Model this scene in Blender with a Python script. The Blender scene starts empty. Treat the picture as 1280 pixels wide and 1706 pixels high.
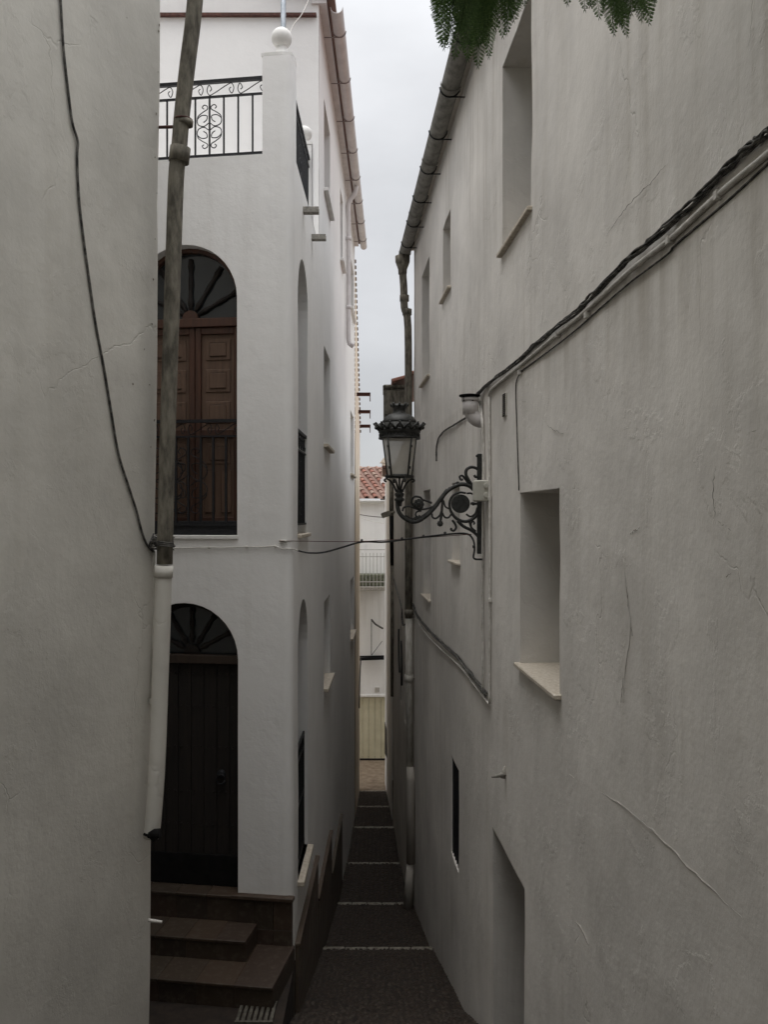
import bpy, math, random
from mathutils import Vector, noise
from mathutils.geometry import delaunay_2d_cdt
R = math.radians
rnd = random.Random(7)
SC = bpy.context.scene
COL = SC.collection

# ------------------------------------------------------------------ camera
F = 1500.0            # focal length in photo pixels
HY = 858.0            # horizon row in the photograph
cd = bpy.data.cameras.new('camera'); cam = bpy.data.objects.new('camera', cd); COL.objects.link(cam)
cd.sensor_fit = 'VERTICAL'; cd.sensor_height = 36; cd.lens = F / 1706 * 36
cd.shift_y = (HY - 853) / 1706; cd.clip_start = 0.05; cd.clip_end = 2000
cam.location = (0, 0, 0); cam.rotation_euler = (R(90), 0, 0)
SC.camera = cam

# ------------------------------------------------------------------ overcast sky, soft sun, exposure
SUN_EL, SUN_AZ = 78, 230           # azimuth measured from +Y (north) clockwise
w = bpy.data.worlds.new('World'); SC.world = w; w.use_nodes = True
nt = w.node_tree; nt.nodes.clear()
def wn(t, **k):
    n = nt.nodes.new(t)
    for a, b in k.items(): setattr(n, a, b)
    return n
out = wn('ShaderNodeOutputWorld'); bg = wn('ShaderNodeBackground'); bg.inputs['Strength'].default_value = 0.1
sky = wn('ShaderNodeTexSky', sky_type='NISHITA', sun_disc=False)
sky.sun_elevation = R(SUN_EL); sky.sun_rotation = R(SUN_AZ)
tc = wn('ShaderNodeTexCoord'); sep = wn('ShaderNodeSeparateXYZ')
nt.links.new(tc.outputs['Generated'], sep.inputs[0])
elev = wn('ShaderNodeMapRange'); elev.inputs['From Min'].default_value = 0.0; elev.inputs['From Max'].default_value = 1.0
elev.inputs['To Min'].default_value = 3.1; elev.inputs['To Max'].default_value = 18
pw = wn('ShaderNodeMath', operation='POWER', use_clamp=True); nt.links.new(sep.outputs['Z'], pw.inputs[0]); pw.inputs[1].default_value = 2.7
nt.links.new(pw.outputs[0], elev.inputs['Value'])
mp = wn('ShaderNodeMapping'); mp.inputs['Scale'].default_value = (1.0, 1.0, 2.2); nt.links.new(tc.outputs['Generated'], mp.inputs[0])
cn = wn('ShaderNodeTexNoise'); cn.inputs['Scale'].default_value = 3.2; cn.inputs['Detail'].default_value = 6; cn.inputs['Roughness'].default_value = 0.5
nt.links.new(mp.outputs[0], cn.inputs['Vector'])
cr = wn('ShaderNodeMapRange'); cr.inputs['From Min'].default_value = 0.3; cr.inputs['From Max'].default_value = 0.7
cr.inputs['To Min'].default_value = 0.85; cr.inputs['To Max'].default_value = 1.12; nt.links.new(cn.outputs[0], cr.inputs['Value'])
mul = wn('ShaderNodeMath', operation='MULTIPLY'); nt.links.new(elev.outputs[0], mul.inputs[0]); nt.links.new(cr.outputs[0], mul.inputs[1])
tint = wn('ShaderNodeVectorMath', operation='SCALE'); tint.inputs[0].default_value = (0.985, 0.995, 1.02); nt.links.new(mul.outputs[0], tint.inputs['Scale'])
mix = wn('ShaderNodeMix', data_type='RGBA'); mix.inputs['Factor'].default_value = 0.95
nt.links.new(sky.outputs[0], mix.inputs['A']); nt.links.new(tint.outputs[0], mix.inputs['B'])
nt.links.new(mix.outputs['Result'], bg.inputs['Color']); nt.links.new(bg.outputs[0], out.inputs['Surface'])
sl = bpy.data.lights.new('sun', 'SUN'); sl.energy = 0.6; sl.angle = R(40); sl.color = (1, .96, .9)
so = bpy.data.objects.new('sun', sl); COL.objects.link(so)
sd = Vector((math.sin(R(SUN_AZ)) * math.cos(R(SUN_EL)), math.cos(R(SUN_AZ)) * math.cos(R(SUN_EL)), math.sin(R(SUN_EL))))
so.rotation_euler = sd.to_track_quat('Z', 'Y').to_euler()
SC.view_settings.view_transform = 'Standard'; SC.view_settings.look = 'None'
SC.view_settings.exposure = 0.98; SC.view_settings.gamma = 1.0
SC.cycles.max_bounces = 10; SC.cycles.diffuse_bounces = 6

# ------------------------------------------------------------------ helpers
def P(px, py, Y): return Vector(((px - 640) / F * Y, Y, (HY - py) / F * Y))

class MB:
    def __init__(s): s.v = []; s.f = []; s.sm = []
    def add(s, vs, fs, smooth=False):
        b = len(s.v); s.v += [Vector(p) for p in vs]
        for f in fs: s.f.append([b + i for i in f]); s.sm.append(smooth)
    def box(s, c, d, ax=None):
        c = Vector(c); X, Y, Z = ax if ax else (Vector((1,0,0)), Vector((0,1,0)), Vector((0,0,1)))
        vs = []
        for i in (-1, 1):
            for j in (-1, 1):
                for k in (-1, 1): vs.append(c + X * (i * d[0] / 2) + Y * (j * d[1] / 2) + Z * (k * d[2] / 2))
        s.add(vs, [(0,1,3,2), (4,6,7,5), (0,4,5,1), (2,3,7,6), (0,2,6,4), (1,5,7,3)])
    def cbox(s, c, d, b=0.01, ax=None):
        """box with chamfered vertical and horizontal edges"""
        c = Vector(c); X, Y, Z = ax if ax else (Vector((1,0,0)), Vector((0,1,0)), Vector((0,0,1)))
        hx, hy, hz = d[0] / 2, d[1] / 2, d[2] / 2; b = min(b, hx * .9, hy * .9, hz * .9)
        def ring(ex, ey, z): return [c + X * x + Y * y + Z * z for x, y in
            ((-ex + b, -ey), (ex - b, -ey), (ex, -ey + b), (ex, ey - b), (ex - b, ey), (-ex + b, ey), (-ex, ey - b), (-ex, -ey + b))]
        rs = ring(hx - b, hy - b, -hz) + ring(hx, hy, -hz + b) + ring(hx, hy, hz - b) + ring(hx - b, hy - b, hz)
        fs = [tuple(range(7, -1, -1)), tuple(range(24, 32))]
        for k in range(3):
            for i in range(8): j = (i + 1) % 8; fs.append((k*8+i, k*8+j, k*8+8+j, k*8+8+i))
        s.add(rs, fs)
    def tube(s, pts, r, n=8, cap=True, flat=None):
        pts = [Vector(p) for p in pts]; m = len(pts)
        rs = r if isinstance(r, (list, tuple)) else [r] * m
        vs = []; up = None
        for i, p in enumerate(pts):
            t = (pts[min(i + 1, m - 1)] - pts[max(i - 1, 0)])
            t = t.normalized() if t.length > 1e-9 else Vector((0, 0, 1))
            if up is None: up = t.orthogonal().normalized()
            up = (up - t * up.dot(t)); up = up.normalized() if up.length > 1e-6 else t.orthogonal().normalized()
            q = t.cross(up)
            for k in range(n):
                a = 2 * math.pi * k / n; vs.append(p + up * (rs[i] * math.cos(a)) + q * (rs[i] * math.sin(a)))
        fs = []
        for i in range(m - 1):
            for k in range(n): l = (k + 1) % n; fs.append((i*n+k, i*n+l, i*n+n+l, i*n+n+k))
        s.add(vs, fs, True)
        if cap:
            b = len(s.v) - n * m
            s.f.append([b + k for k in range(n - 1, -1, -1)]); s.sm.append(False)
            s.f.append([b + (m - 1) * n + k for k in range(n)]); s.sm.append(False)
    def lathe(s, base, prof, n=16, axis=(0,0,1), shape=None):
        base = Vector(base); ax = Vector(axis).normalized(); u = ax.orthogonal().normalized() if abs(ax.z) < .99 else Vector((1,0,0)); q = ax.cross(u)
        vs = []
        for (r, h) in prof:
            for k in range(n):
                a = 2 * math.pi * k / n; rr = r * (shape(a) if shape else 1)
                vs.append(base + ax * h + u * (rr * math.cos(a)) + q * (rr * math.sin(a)))
        fs = []
        for i in range(len(prof) - 1):
            for k in range(n): l = (k + 1) % n; fs.append((i*n+k, i*n+l, i*n+n+l, i*n+n+k))
        s.add(vs, fs, n > 9)
        b = len(s.v) - n * len(prof)
        if prof[0][0] > 1e-4: s.f.append([b + k for k in range(n - 1, -1, -1)]); s.sm.append(False)
        if prof[-1][0] > 1e-4: s.f.append([b + (len(prof) - 1) * n + k for k in range(n)]); s.sm.append(False)
    def sphere(s, c, r, n=20, m=12):
        s.lathe(Vector(c), [(max(1e-5, r * math.sin(math.pi * i / m)), -r * math.cos(math.pi * i / m)) for i in range(m + 1)], n)
    def prism(s, poly, d):
        """poly: list of 3-D points (planar), extruded by vector d"""
        n = len(poly); d = Vector(d); vs = [Vector(p) for p in poly] + [Vector(p) + d for p in poly]
        s.add(vs, [tuple(range(n)), tuple(range(2*n - 1, n - 1, -1))] + [(i, i + n, (i + 1) % n + n, (i + 1) % n) for i in range(n)])

def link(o): COL.objects.link(o); return o
def obj(name, mb, mat, parent=None, label=None):
    org = wpos(parent) if parent else Vector((0, 0, 0))
    if not parent and mb.v:
        n = len(mb.v); org = Vector((sum(v.x for v in mb.v) / n, sum(v.y for v in mb.v) / n, min(v.z for v in mb.v)))
    me = bpy.data.meshes.new(name); me.from_pydata([tuple(v - org) for v in mb.v], [], mb.f)
    me.polygons.foreach_set('use_smooth', mb.sm); me.materials.append(mat); me.update()
    o = link(bpy.data.objects.new(name, me))
    if parent: o.parent = parent
    else: o.location = org
    if label: o['label'] = label
    return o
def wpos(o):
    p = Vector((0, 0, 0))
    while o: p += Vector(o.location); o = o.parent
    return p
def tag(o, label, cat, group=None):
    o['label'] = label; o['category'] = cat
    if group: o['group'] = group
    return o
def thing(name, loc, label, cat, group=None):
    o = link(bpy.data.objects.new(name, None)); o.location = loc; o.empty_display_size = .2
    return tag(o, label, cat, group)
def struct(name, mb, mat): o = obj(name, mb, mat); o['kind'] = 'structure'; return o

def spline(pts, n=8):
    pts = [Vector(p) for p in pts]; o = []
    for i in range(len(pts) - 1):
        a, b = pts[i], pts[i + 1]; p0 = pts[i - 1] if i else a * 2 - b; p3 = pts[i + 2] if i + 2 < len(pts) else b * 2 - a
        for k in range(n):
            t = k / n; o.append(.5 * ((2 * a) + (b - p0) * t + (2 * p0 - 5 * a + 4 * b - p3) * t * t + (3 * a - p0 - 3 * b + p3) * t ** 3))
    o.append(pts[-1]); return o

class Path:
    """plan polyline of a wall face; outward normal is to the right of travel"""
    def __init__(s, pts, rounds=None, lean=(0, 0)):
        rounds = rounds or {}; q = []
        for i, p in enumerate(pts):
            p = Vector(p)
            if i in rounds:
                r = rounds[i]; a = (Vector(pts[i-1]) - p).normalized(); b = (Vector(pts[i+1]) - p).normalized()
                for k in range(9):
                    t = k / 8; q.append(p + a * (r * (1 - t) ** 2) + b * (r * t * t))
            else: q.append(p)
        s.p = q; s.S = [0]; s.lean = lean
        for i in range(1, len(q)): s.S.append(s.S[-1] + (q[i] - q[i-1]).length)
        s.L = s.S[-1]
    def seg(s, t):
        i = 0
        while i < len(s.p) - 2 and s.S[i + 1] < t: i += 1
        return i
    def at(s, t, z=0, off=0):
        i = s.seg(t); d = (s.p[i+1] - s.p[i]); l = d.length; d = d / l; p = s.p[i] + d * (t - s.S[i]); n = s.nrm(t)
        return Vector((p.x + n.x * off + s.lean[0] * z, p.y + n.y * off + s.lean[1] * z, z))
    def nrm(s, t):
        i = s.seg(t); d = (s.p[i+1] - s.p[i]).normalized(); return Vector((d.y, -d.x, 0))
    def hit(s, px, py):
        """(s, z) where the photo's ray meets this wall face, the nearest"""
        k = (px - 640) / F; z = 0; best = None
        for _ in range(4 if s.lean[0] else 1):
            best = None; near = None; q = [p + Vector(s.lean) * z for p in s.p]
            for i in range(len(q) - 1):
                a, b = q[i], q[i+1]; fa = a.x - k * a.y; fb = b.x - k * b.y
                if near is None or abs(fb) < near[0]: near = (abs(fb), s.S[i+1], b.y)
                if fa * fb <= 0 and abs(fa - fb) > 1e-9:
                    t = fa / (fa - fb); y = a.y + (b.y - a.y) * t
                    if y > .3 and (best is None or y < best[2]): best = (s.S[i] + (s.S[i+1] - s.S[i]) * t, (HY - py) / F * y, y)
            if best is None: best = (near[1], (HY - py) / F * near[2], near[2])
            z = best[1]
        return best
    def pt(s, px, py, off=0): h = s.hit(px, py); return s.at(h[0], h[1], off)
    def sY(s, Y, last=False):
        o = None
        for i in range(len(s.p) - 1):
            a, b = s.p[i].y, s.p[i+1].y
            if (a - Y) * (b - Y) <= 0 and abs(a - b) > 1e-6:
                o = s.S[i] + (s.S[i+1] - s.S[i]) * (Y - a) / (b - a)
                if not last: return o
        return o

def inside(pt, poly):
    x, y = pt; c = False; n = len(poly)
    for i in range(n):
        x1, y1 = poly[i]; x2, y2 = poly[i-1]
        if (y1 > y) != (y2 > y) and x < (x2 - x1) * (y - y1) / (y2 - y1) + x1: c = not c
    return c
def subdiv(loop, step, cuts=()):
    o = []
    for i in range(len(loop)):
        a = Vector(loop[i]); b = Vector(loop[(i + 1) % len(loop)]); d = b - a; n = max(1, int(d.length / step + .5))
        ts = {k / n for k in range(n)}
        if abs(d.x) > 1e-6:
            for c in cuts:
                t = (c - a.x) / d.x
                if 1e-3 < t < .999: ts.add(t)
        last = -1
        for t in sorted(ts):
            if (t - last) * d.length > 1e-3: o.append(tuple(a + d * t)); last = t
    return o
def skin(path, outline, holes, step=.2, amp=.006, depth=.3, seed=0, fine=0):
    """plastered wall face with real openings (front sheet + reveals)"""
    m = MB(); cuts = path.S[1:-1]
    loops = [subdiv(outline, step, cuts)] + [subdiv(h[0], step * .6) for h in holes]
    pts = []; edges = []
    for lp in loops:
        b = len(pts); pts += [Vector(p) for p in lp]; edges += [(b + i, b + (i + 1) % len(lp)) for i in range(len(lp))]
    xs = [p[0] for p in outline]; zs = [p[1] for p in outline]
    gx = [min(xs) + step * (i + .5) for i in range(int((max(xs) - min(xs)) / step))] + list(cuts)
    bnd = [p for p in pts]
    for x in gx:
        z = min(zs) + step * .5
        while z < max(zs):
            q = (x + rnd.uniform(-.02, .02) * (x not in cuts), z)
            if inside(q, outline) and not any(inside(q, h[0]) for h in holes):
                if min((q[0] - p.x) ** 2 + (q[1] - p.y) ** 2 for p in bnd) > (step * .35) ** 2: pts.append(Vector(q))
            z += step
    V, E, Fc, *_ = delaunay_2d_cdt(pts, edges, [], 0, 1e-5)
    sd = Vector((seed * 13.1, seed * 7.7, 0))
    def disp(s_, z):
        q = path.at(s_, z) + sd
        return amp * (1.2 * noise.noise(q * .8) + .6 * noise.noise(q * 2.3) + .25 * noise.noise(q * 6))
    vs = [path.at(v.x, v.y, disp(v.x, v.y)) for v in V]; fs = []
    for f in Fc:
        c = (sum(V[i].x for i in f) / len(f), sum(V[i].y for i in f) / len(f))
        if inside(c, outline) and not any(inside(c, h[0]) for h in holes): fs.append(tuple(f))
    m.add(vs, fs, True)
    for k, h in enumerate(holes):
        lp = loops[k + 1]; dp = h[1] if len(h) > 1 else depth
        n = path.nrm(sum(p[0] for p in lp) / len(lp)); N = len(lp)
        o = [path.at(a, b, disp(a, b)) for a, b in lp]; i_ = [path.at(a, b) - n * dp for a, b in lp]
        fs = []
        for i in range(N):
            j = (i + 1) % N; c = len(m.v)
            m.add([o[i], o[j], i_[j], i_[i]], [(0, 1, 2, 3)], False)
    return m
def rect(s0, s1, z0, z1):
    if s0 > s1: s0, s1 = s1, s0
    return [(s0, z0), (s1, z0), (s1, z1), (s0, z1)]
def archp(c, r, z0, zs, n=18):
    return [(c - r, z0), (c + r, z0)] + [(c + r * math.cos(math.pi * i / n), zs + r * math.sin(math.pi * i / n)) for i in range(n + 1)]

# ------------------------------------------------------------------ materials
def newmat(name):
    m = bpy.data.materials.new(name); m.use_nodes = True; t = m.node_tree; b = t.nodes['Principled BSDF']; return m, t, b
def nd(t, ty, **k):
    n = t.nodes.new(ty)
    for a, v in k.items():
        if a.startswith('i_'): n.inputs[a[2:].replace('_', ' ')].default_value = v
        else: setattr(n, a, v)
    return n
def ramp(t, src, stops):
    r = nd(t, 'ShaderNodeValToRGB'); e = r.color_ramp.elements
    e[0].position, e[0].color = stops[0][0], (*stops[0][1], 1); e[1].position, e[1].color = stops[-1][0], (*stops[-1][1], 1)
    for p, c in stops[1:-1]: x = e.new(p); x.color = (*c, 1)
    t.links.new(src, r.inputs[0]); return r.outputs[0]
def mixc(t, fac, a, b, mode='MIX'):
    m = nd(t, 'ShaderNodeMix', data_type='RGBA', blend_type=mode)
    for k, v in (('Factor', fac), ('A', a), ('B', b)):
        if hasattr(v, 'links') or hasattr(v, 'is_linked'): t.links.new(v, m.inputs[k])
        elif k == 'Factor': m.inputs[k].default_value = v
        else: m.inputs[k].default_value = (*v, 1)
    return m.outputs['Result']
def g(v): return (v, v, v)
def plaster(name, col, streak=.3, blotch=.25, crack=0.0, bump=.5, stain=(.33, .30, .25), bevel=.012, rough=.9, grain=38, patch=.35, scuff=.35, damp=None):
    m, t, b = newmat(name); geo = nd(t, 'ShaderNodeNewGeometry'); pos = geo.outputs['Position']
    n1 = nd(t, 'ShaderNodeTexNoise', i_Scale=.9, i_Detail=5, i_Roughness=.6); t.links.new(pos, n1.inputs['Vector'])
    mpg = nd(t, 'ShaderNodeMapping'); mpg.inputs['Scale'].default_value = (7, 7, .35); t.links.new(pos, mpg.inputs[0])
    n2 = nd(t, 'ShaderNodeTexNoise', i_Scale=1, i_Detail=6, i_Roughness=.62); t.links.new(mpg.outputs[0], n2.inputs['Vector'])
    n5 = nd(t, 'ShaderNodeTexNoise', i_Scale=.55, i_Detail=2); t.links.new(pos, n5.inputs['Vector'])
    c1 = ramp(t, n1.outputs[0], [(.35, tuple(x * (1 - blotch) for x in col)), (.62, col)])
    sm = nd(t, 'ShaderNodeMapRange'); sm.inputs['From Min'].default_value = .47; sm.inputs['From Max'].default_value = .75; t.links.new(n2.outputs[0], sm.inputs['Value'])
    s5 = nd(t, 'ShaderNodeMapRange'); s5.inputs['From Min'].default_value = .4; s5.inputs['From Max'].default_value = .65; t.links.new(n5.outputs[0], s5.inputs['Value'])
    ml = nd(t, 'ShaderNodeMath', operation='MULTIPLY'); t.links.new(sm.outputs[0], ml.inputs[0]); t.links.new(s5.outputs[0], ml.inputs[1])
    m2 = nd(t, 'ShaderNodeMath', operation='MULTIPLY', use_clamp=True); t.links.new(ml.outputs[0], m2.inputs[0]); m2.inputs[1].default_value = streak * 2
    c2 = mixc(t, m2.outputs[0], c1, stain)
    if damp:                                         # run-off dirt washed down from the cable run at height damp[0]
        sx = nd(t, 'ShaderNodeSeparateXYZ'); t.links.new(pos, sx.inputs[0])
        lo = nd(t, 'ShaderNodeMapRange'); lo.inputs['From Min'].default_value = damp[1]; lo.inputs['From Max'].default_value = damp[0]; t.links.new(sx.outputs['Z'], lo.inputs['Value'])
        hi_ = nd(t, 'ShaderNodeMapRange'); hi_.inputs['From Min'].default_value = damp[0]; hi_.inputs['From Max'].default_value = damp[0] + .04; hi_.inputs['To Min'].default_value = 1; hi_.inputs['To Max'].default_value = 0; t.links.new(sx.outputs['Z'], hi_.inputs['Value'])
        mq = nd(t, 'ShaderNodeMapping'); mq.inputs['Scale'].default_value = (5, 5, .5); t.links.new(pos, mq.inputs[0])
        nq = nd(t, 'ShaderNodeTexNoise', i_Scale=1.6, i_Detail=7, i_Roughness=.65); t.links.new(mq.outputs[0], nq.inputs['Vector'])
        rq = nd(t, 'ShaderNodeMapRange'); rq.inputs['From Min'].default_value = .42; rq.inputs['From Max'].default_value = .7; rq.inputs['To Max'].default_value = .5; t.links.new(nq.outputs[0], rq.inputs['Value'])
        d1 = nd(t, 'ShaderNodeMath', operation='MULTIPLY'); t.links.new(lo.outputs[0], d1.inputs[0]); t.links.new(hi_.outputs[0], d1.inputs[1])
        d2 = nd(t, 'ShaderNodeMath', operation='MULTIPLY'); t.links.new(d1.outputs[0], d2.inputs[0]); t.links.new(rq.outputs[0], d2.inputs[1])
        c2 = mixc(t, d2.outputs[0], c2, (.34, .30, .245))
    # limewash layers with ragged edges
    npz = nd(t, 'ShaderNodeTexNoise', i_Scale=1.7, i_Detail=9, i_Roughness=.62, i_Distortion=.3); t.links.new(pos, npz.inputs['Vector'])
    pz = nd(t, 'ShaderNodeMapRange'); pz.inputs['From Min'].default_value = .55; pz.inputs['From Max'].default_value = .575; t.links.new(npz.outputs[0], pz.inputs['Value'])
    pf = nd(t, 'ShaderNodeMath', operation='MULTIPLY'); t.links.new(pz.outputs[0], pf.inputs[0]); pf.inputs[1].default_value = patch
    c2 = mixc(t, pf.outputs[0], c2, tuple(x * y for x, y in zip(col, (.80, .80, .80))))
    # scuffs
    nsc = nd(t, 'ShaderNodeTexNoise', i_Scale=5.5, i_Detail=8, i_Roughness=.7); msc = nd(t, 'ShaderNodeMapping'); msc.inputs['Scale'].default_value = (1, 1, .45); t.links.new(pos, msc.inputs[0]); t.links.new(msc.outputs[0], nsc.inputs['Vector'])
    sc_ = nd(t, 'ShaderNodeMapRange'); sc_.inputs['From Min'].default_value = .64; sc_.inputs['From Max'].default_value = .78; sc_.inputs['To Max'].default_value = scuff; t.links.new(nsc.outputs[0], sc_.inputs['Value'])
    c2 = mixc(t, sc_.outputs[0], c2, stain)
    # grime speckles
    n6 = nd(t, 'ShaderNodeTexNoise', i_Scale=14, i_Detail=4, i_Roughness=.7); t.links.new(pos, n6.inputs['Vector'])
    sp = nd(t, 'ShaderNodeMapRange'); sp.inputs['From Min'].default_value = .68; sp.inputs['From Max'].default_value = .76; sp.inputs['To Max'].default_value = .35 * max(streak, .1)
    t.links.new(n6.outputs[0], sp.inputs['Value']); c3 = mixc(t, sp.outputs[0], c2, tuple(x * .5 for x in stain))
    bumpsrc = []
    if crack:
        wn_ = nd(t, 'ShaderNodeTexNoise', i_Scale=3, i_Detail=4); t.links.new(pos, wn_.inputs['Vector'])
        ad = nd(t, 'ShaderNodeVectorMath', operation='MULTIPLY_ADD'); t.links.new(wn_.outputs['Color'], ad.inputs[0]); ad.inputs[1].default_value = (.5, .5, .5); t.links.new(pos, ad.inputs[2])
        vo = nd(t, 'ShaderNodeTexVoronoi', feature='DISTANCE_TO_EDGE', i_Scale=.75); t.links.new(ad.outputs[0], vo.inputs['Vector'])
        lt = nd(t, 'ShaderNodeMapRange'); lt.inputs['From Min'].default_value = .0; lt.inputs['From Max'].default_value = .006; lt.inputs['To Min'].default_value = 1; lt.inputs['To Max'].default_value = 0; t.links.new(vo.outputs['Distance'], lt.inputs['Value'])
        mk = nd(t, 'ShaderNodeTexNoise', i_Scale=1.1, i_Detail=3); t.links.new(pos, mk.inputs['Vector'])
        mr = nd(t, 'ShaderNodeMapRange'); mr.inputs['From Min'].default_value = .55; mr.inputs['From Max'].default_value = .62; t.links.new(mk.outputs[0], mr.inputs['Value'])
        cm = nd(t, 'ShaderNodeMath', operation='MULTIPLY'); t.links.new(lt.outputs[0], cm.inputs[0]); t.links.new(mr.outputs[0], cm.inputs[1])
        cs = nd(t, 'ShaderNodeMath', operation='MULTIPLY'); t.links.new(cm.outputs[0], cs.inputs[0]); cs.inputs[1].default_value = crack
        c3 = mixc(t, cs.outputs[0], c3, (.16, .14, .12)); bumpsrc.append(cm.outputs[0])
    t.links.new(c3, b.inputs['Base Color']); b.inputs['Roughness'].default_value = rough; b.inputs['Specular IOR Level'].default_value = .25
    n3 = nd(t, 'ShaderNodeTexNoise', i_Scale=grain, i_Detail=5, i_Roughness=.65); t.links.new(pos, n3.inputs['Vector'])
    n4 = nd(t, 'ShaderNodeTexNoise', i_Scale=7, i_Detail=3); t.links.new(pos, n4.inputs['Vector'])
    bv = nd(t, 'ShaderNodeBevel', samples=4); bv.inputs['Radius'].default_value = bevel
    b1 = nd(t, 'ShaderNodeBump', i_Strength=bump, i_Distance=.004); t.links.new(n3.outputs[0], b1.inputs['Height']); t.links.new(bv.outputs[0], b1.inputs['Normal'])
    b2 = nd(t, 'ShaderNodeBump', i_Strength=bump, i_Distance=.012); t.links.new(n4.outputs[0], b2.inputs['Height']); t.links.new(b1.outputs[0], b2.inputs['Normal'])
    bp_ = nd(t, 'ShaderNodeBump', i_Strength=.5 * min(1, patch * 3), i_Distance=.003); t.links.new(pz.outputs[0], bp_.inputs['Height']); t.links.new(b2.outputs[0], bp_.inputs['Normal'])
    last = bp_.outputs[0]
    for s_ in bumpsrc:
        b3 = nd(t, 'ShaderNodeBump', i_Strength=.7, i_Distance=.0025, invert=True); t.links.new(s_, b3.inputs['Height']); t.links.new(last, b3.inputs['Normal']); last = b3.outputs[0]
    t.links.new(last, b.inputs['Normal']); return m
def simple(name, c1, c2, scale=20, rough=.6, metal=0, bump=.2, dist=.003, stretch=(1, 1, 1), bevel=0, spec=.4, lo=.35, hi=.65):
    m, t, b = newmat(name); geo = nd(t, 'ShaderNodeNewGeometry')
    mpg = nd(t, 'ShaderNodeMapping'); mpg.inputs['Scale'].default_value = stretch; t.links.new(geo.outputs['Position'], mpg.inputs[0])
    n = nd(t, 'ShaderNodeTexNoise', i_Scale=scale, i_Detail=6, i_Roughness=.62); t.links.new(mpg.outputs[0], n.inputs['Vector'])
    t.links.new(ramp(t, n.outputs[0], [(lo, c1), (hi, c2)]), b.inputs['Base Color'])
    b.inputs['Roughness'].default_value = rough; b.inputs['Metallic'].default_value = metal; b.inputs['Specular IOR Level'].default_value = spec
    bp = nd(t, 'ShaderNodeBump', i_Strength=bump, i_Distance=dist); t.links.new(n.outputs[0], bp.inputs['Height'])
    if bevel:
        bv = nd(t, 'ShaderNodeBevel', samples=4); bv.inputs['Radius'].default_value = bevel; t.links.new(bv.outputs[0], bp.inputs['Normal'])
    t.links.new(bp.outputs[0], b.inputs['Normal']); return m

M = {}
M['pl_corner'] = plaster('clean_white_plaster', (.80, .79, .775), streak=.09, blotch=.07, bump=.4, patch=.10, scuff=.12)
M['pl_near'] = plaster('aged_cream_plaster', (.69, .665, .61), streak=.12, blotch=.2, bump=.4, stain=(.45, .42, .36), crack=.12, patch=.17, scuff=.3)
M['pl_right'] = plaster('streaked_white_plaster', (.74, .71, .665), streak=.42, blotch=.2, bump=.4, stain=(.42, .385, .33), crack=.22, patch=.24, scuff=.3, damp=(1.13, .5))
M['pl_old'] = plaster('grimy_plaster', (.60, .56, .50), streak=.5, blotch=.2, bump=.5, crack=.3)
M['pl_cream'] = plaster('cream_plaster', (.78, .68, .55), streak=.15, blotch=.1)
M['pl_far'] = plaster('bright_white_plaster', (.80, .80, .79), streak=.15, blotch=.06, patch=.08, scuff=.1)
M['white_paint'] = simple('white_paint', (.66, .65, .62), (.76, .75, .73), 9, .6, bump=.15, bevel=.004)
M['stone'] = simple('cream_stone', (.42, .36, .28), (.62, .56, .47), 30, .75, bump=.3, bevel=.005)
M['marble'] = simple('speckled_sill_stone', (.40, .34, .26), (.62, .57, .49), 40, .45, bump=.15, bevel=.005)
M['grey_stone'] = simple('grey_stone', (.20, .19, .17), (.36, .34, .30), 25, .85, bump=.5, bevel=.004)
M['weathered'] = simple('weathered_fibre_cement', (.07, .063, .05), (.23, .21, .17), 11, .9, bump=.5, stretch=(2, 2, .6), dist=.004)
M['gutter_grey'] = simple('weathered_zinc', (.10, .095, .08), (.21, .20, .175), 7, .75, bump=.35, stretch=(2, 1, 2))
M['white_pvc'] = simple('white_plastic', (.55, .52, .515), (.65, .62, .61), 5, .5, bump=.08)
M['old_white'] = simple('dirty_white_plastic', (.38, .36, .31), (.62, .60, .55), 6, .65, bump=.2, stretch=(3, 3, .8))
M['iron'] = simple('wrought_iron', (.006, .006, .008), (.016, .017, .019), 40, .6, metal=.1, bump=.3)
M['lamp_iron'] = simple('cast_iron_grey', (.022, .023, .022), (.055, .055, .052), 30, .55, metal=.3, bump=.4)
M['rust'] = simple('rusty_steel', (.05, .022, .018), (.11, .045, .035), 25, .8, bump=.4)
M['black_rubber'] = simple('black_cable_sheath', (.008, .008, .008), (.03, .03, .03), 60, .6, bump=.2)
M['aged_cable'] = simple('aged_painted_cable', (.028, .027, .026), (.21, .20, .18), 22, .85, bump=.3, lo=.40, hi=.74)
M['white_cable'] = simple('white_cable', (.48, .46, .42), (.68, .66, .62), 20, .6, bump=.1)
M['black_paint'] = simple('black_paint', (.005, .005, .005), (.011, .010, .010), 12, .85, spec=.15)
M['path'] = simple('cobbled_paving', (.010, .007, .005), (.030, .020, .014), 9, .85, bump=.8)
M['strip'] = simple('white_edging_brick', (.12, .105, .08), (.32, .30, .25), 14, .7, bump=.3, bevel=.01)
M['street'] = simple('street_paving', (.12, .085, .055), (.22, .17, .12), 5, .9, bump=.4)
M['earth'] = simple('bare_ground', (.14, .11, .08), (.22, .18, .13), 3, .95)
M['interior'] = simple('dark_interior', (.02, .018, .016), (.03, .028, .025), 3, .9)
M['bark'] = simple('bark', (.05, .04, .03), (.12, .10, .075), 12, .95, bump=.9, dist=.02, stretch=(2, 2, .5))
M['pebble'] = None

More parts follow.
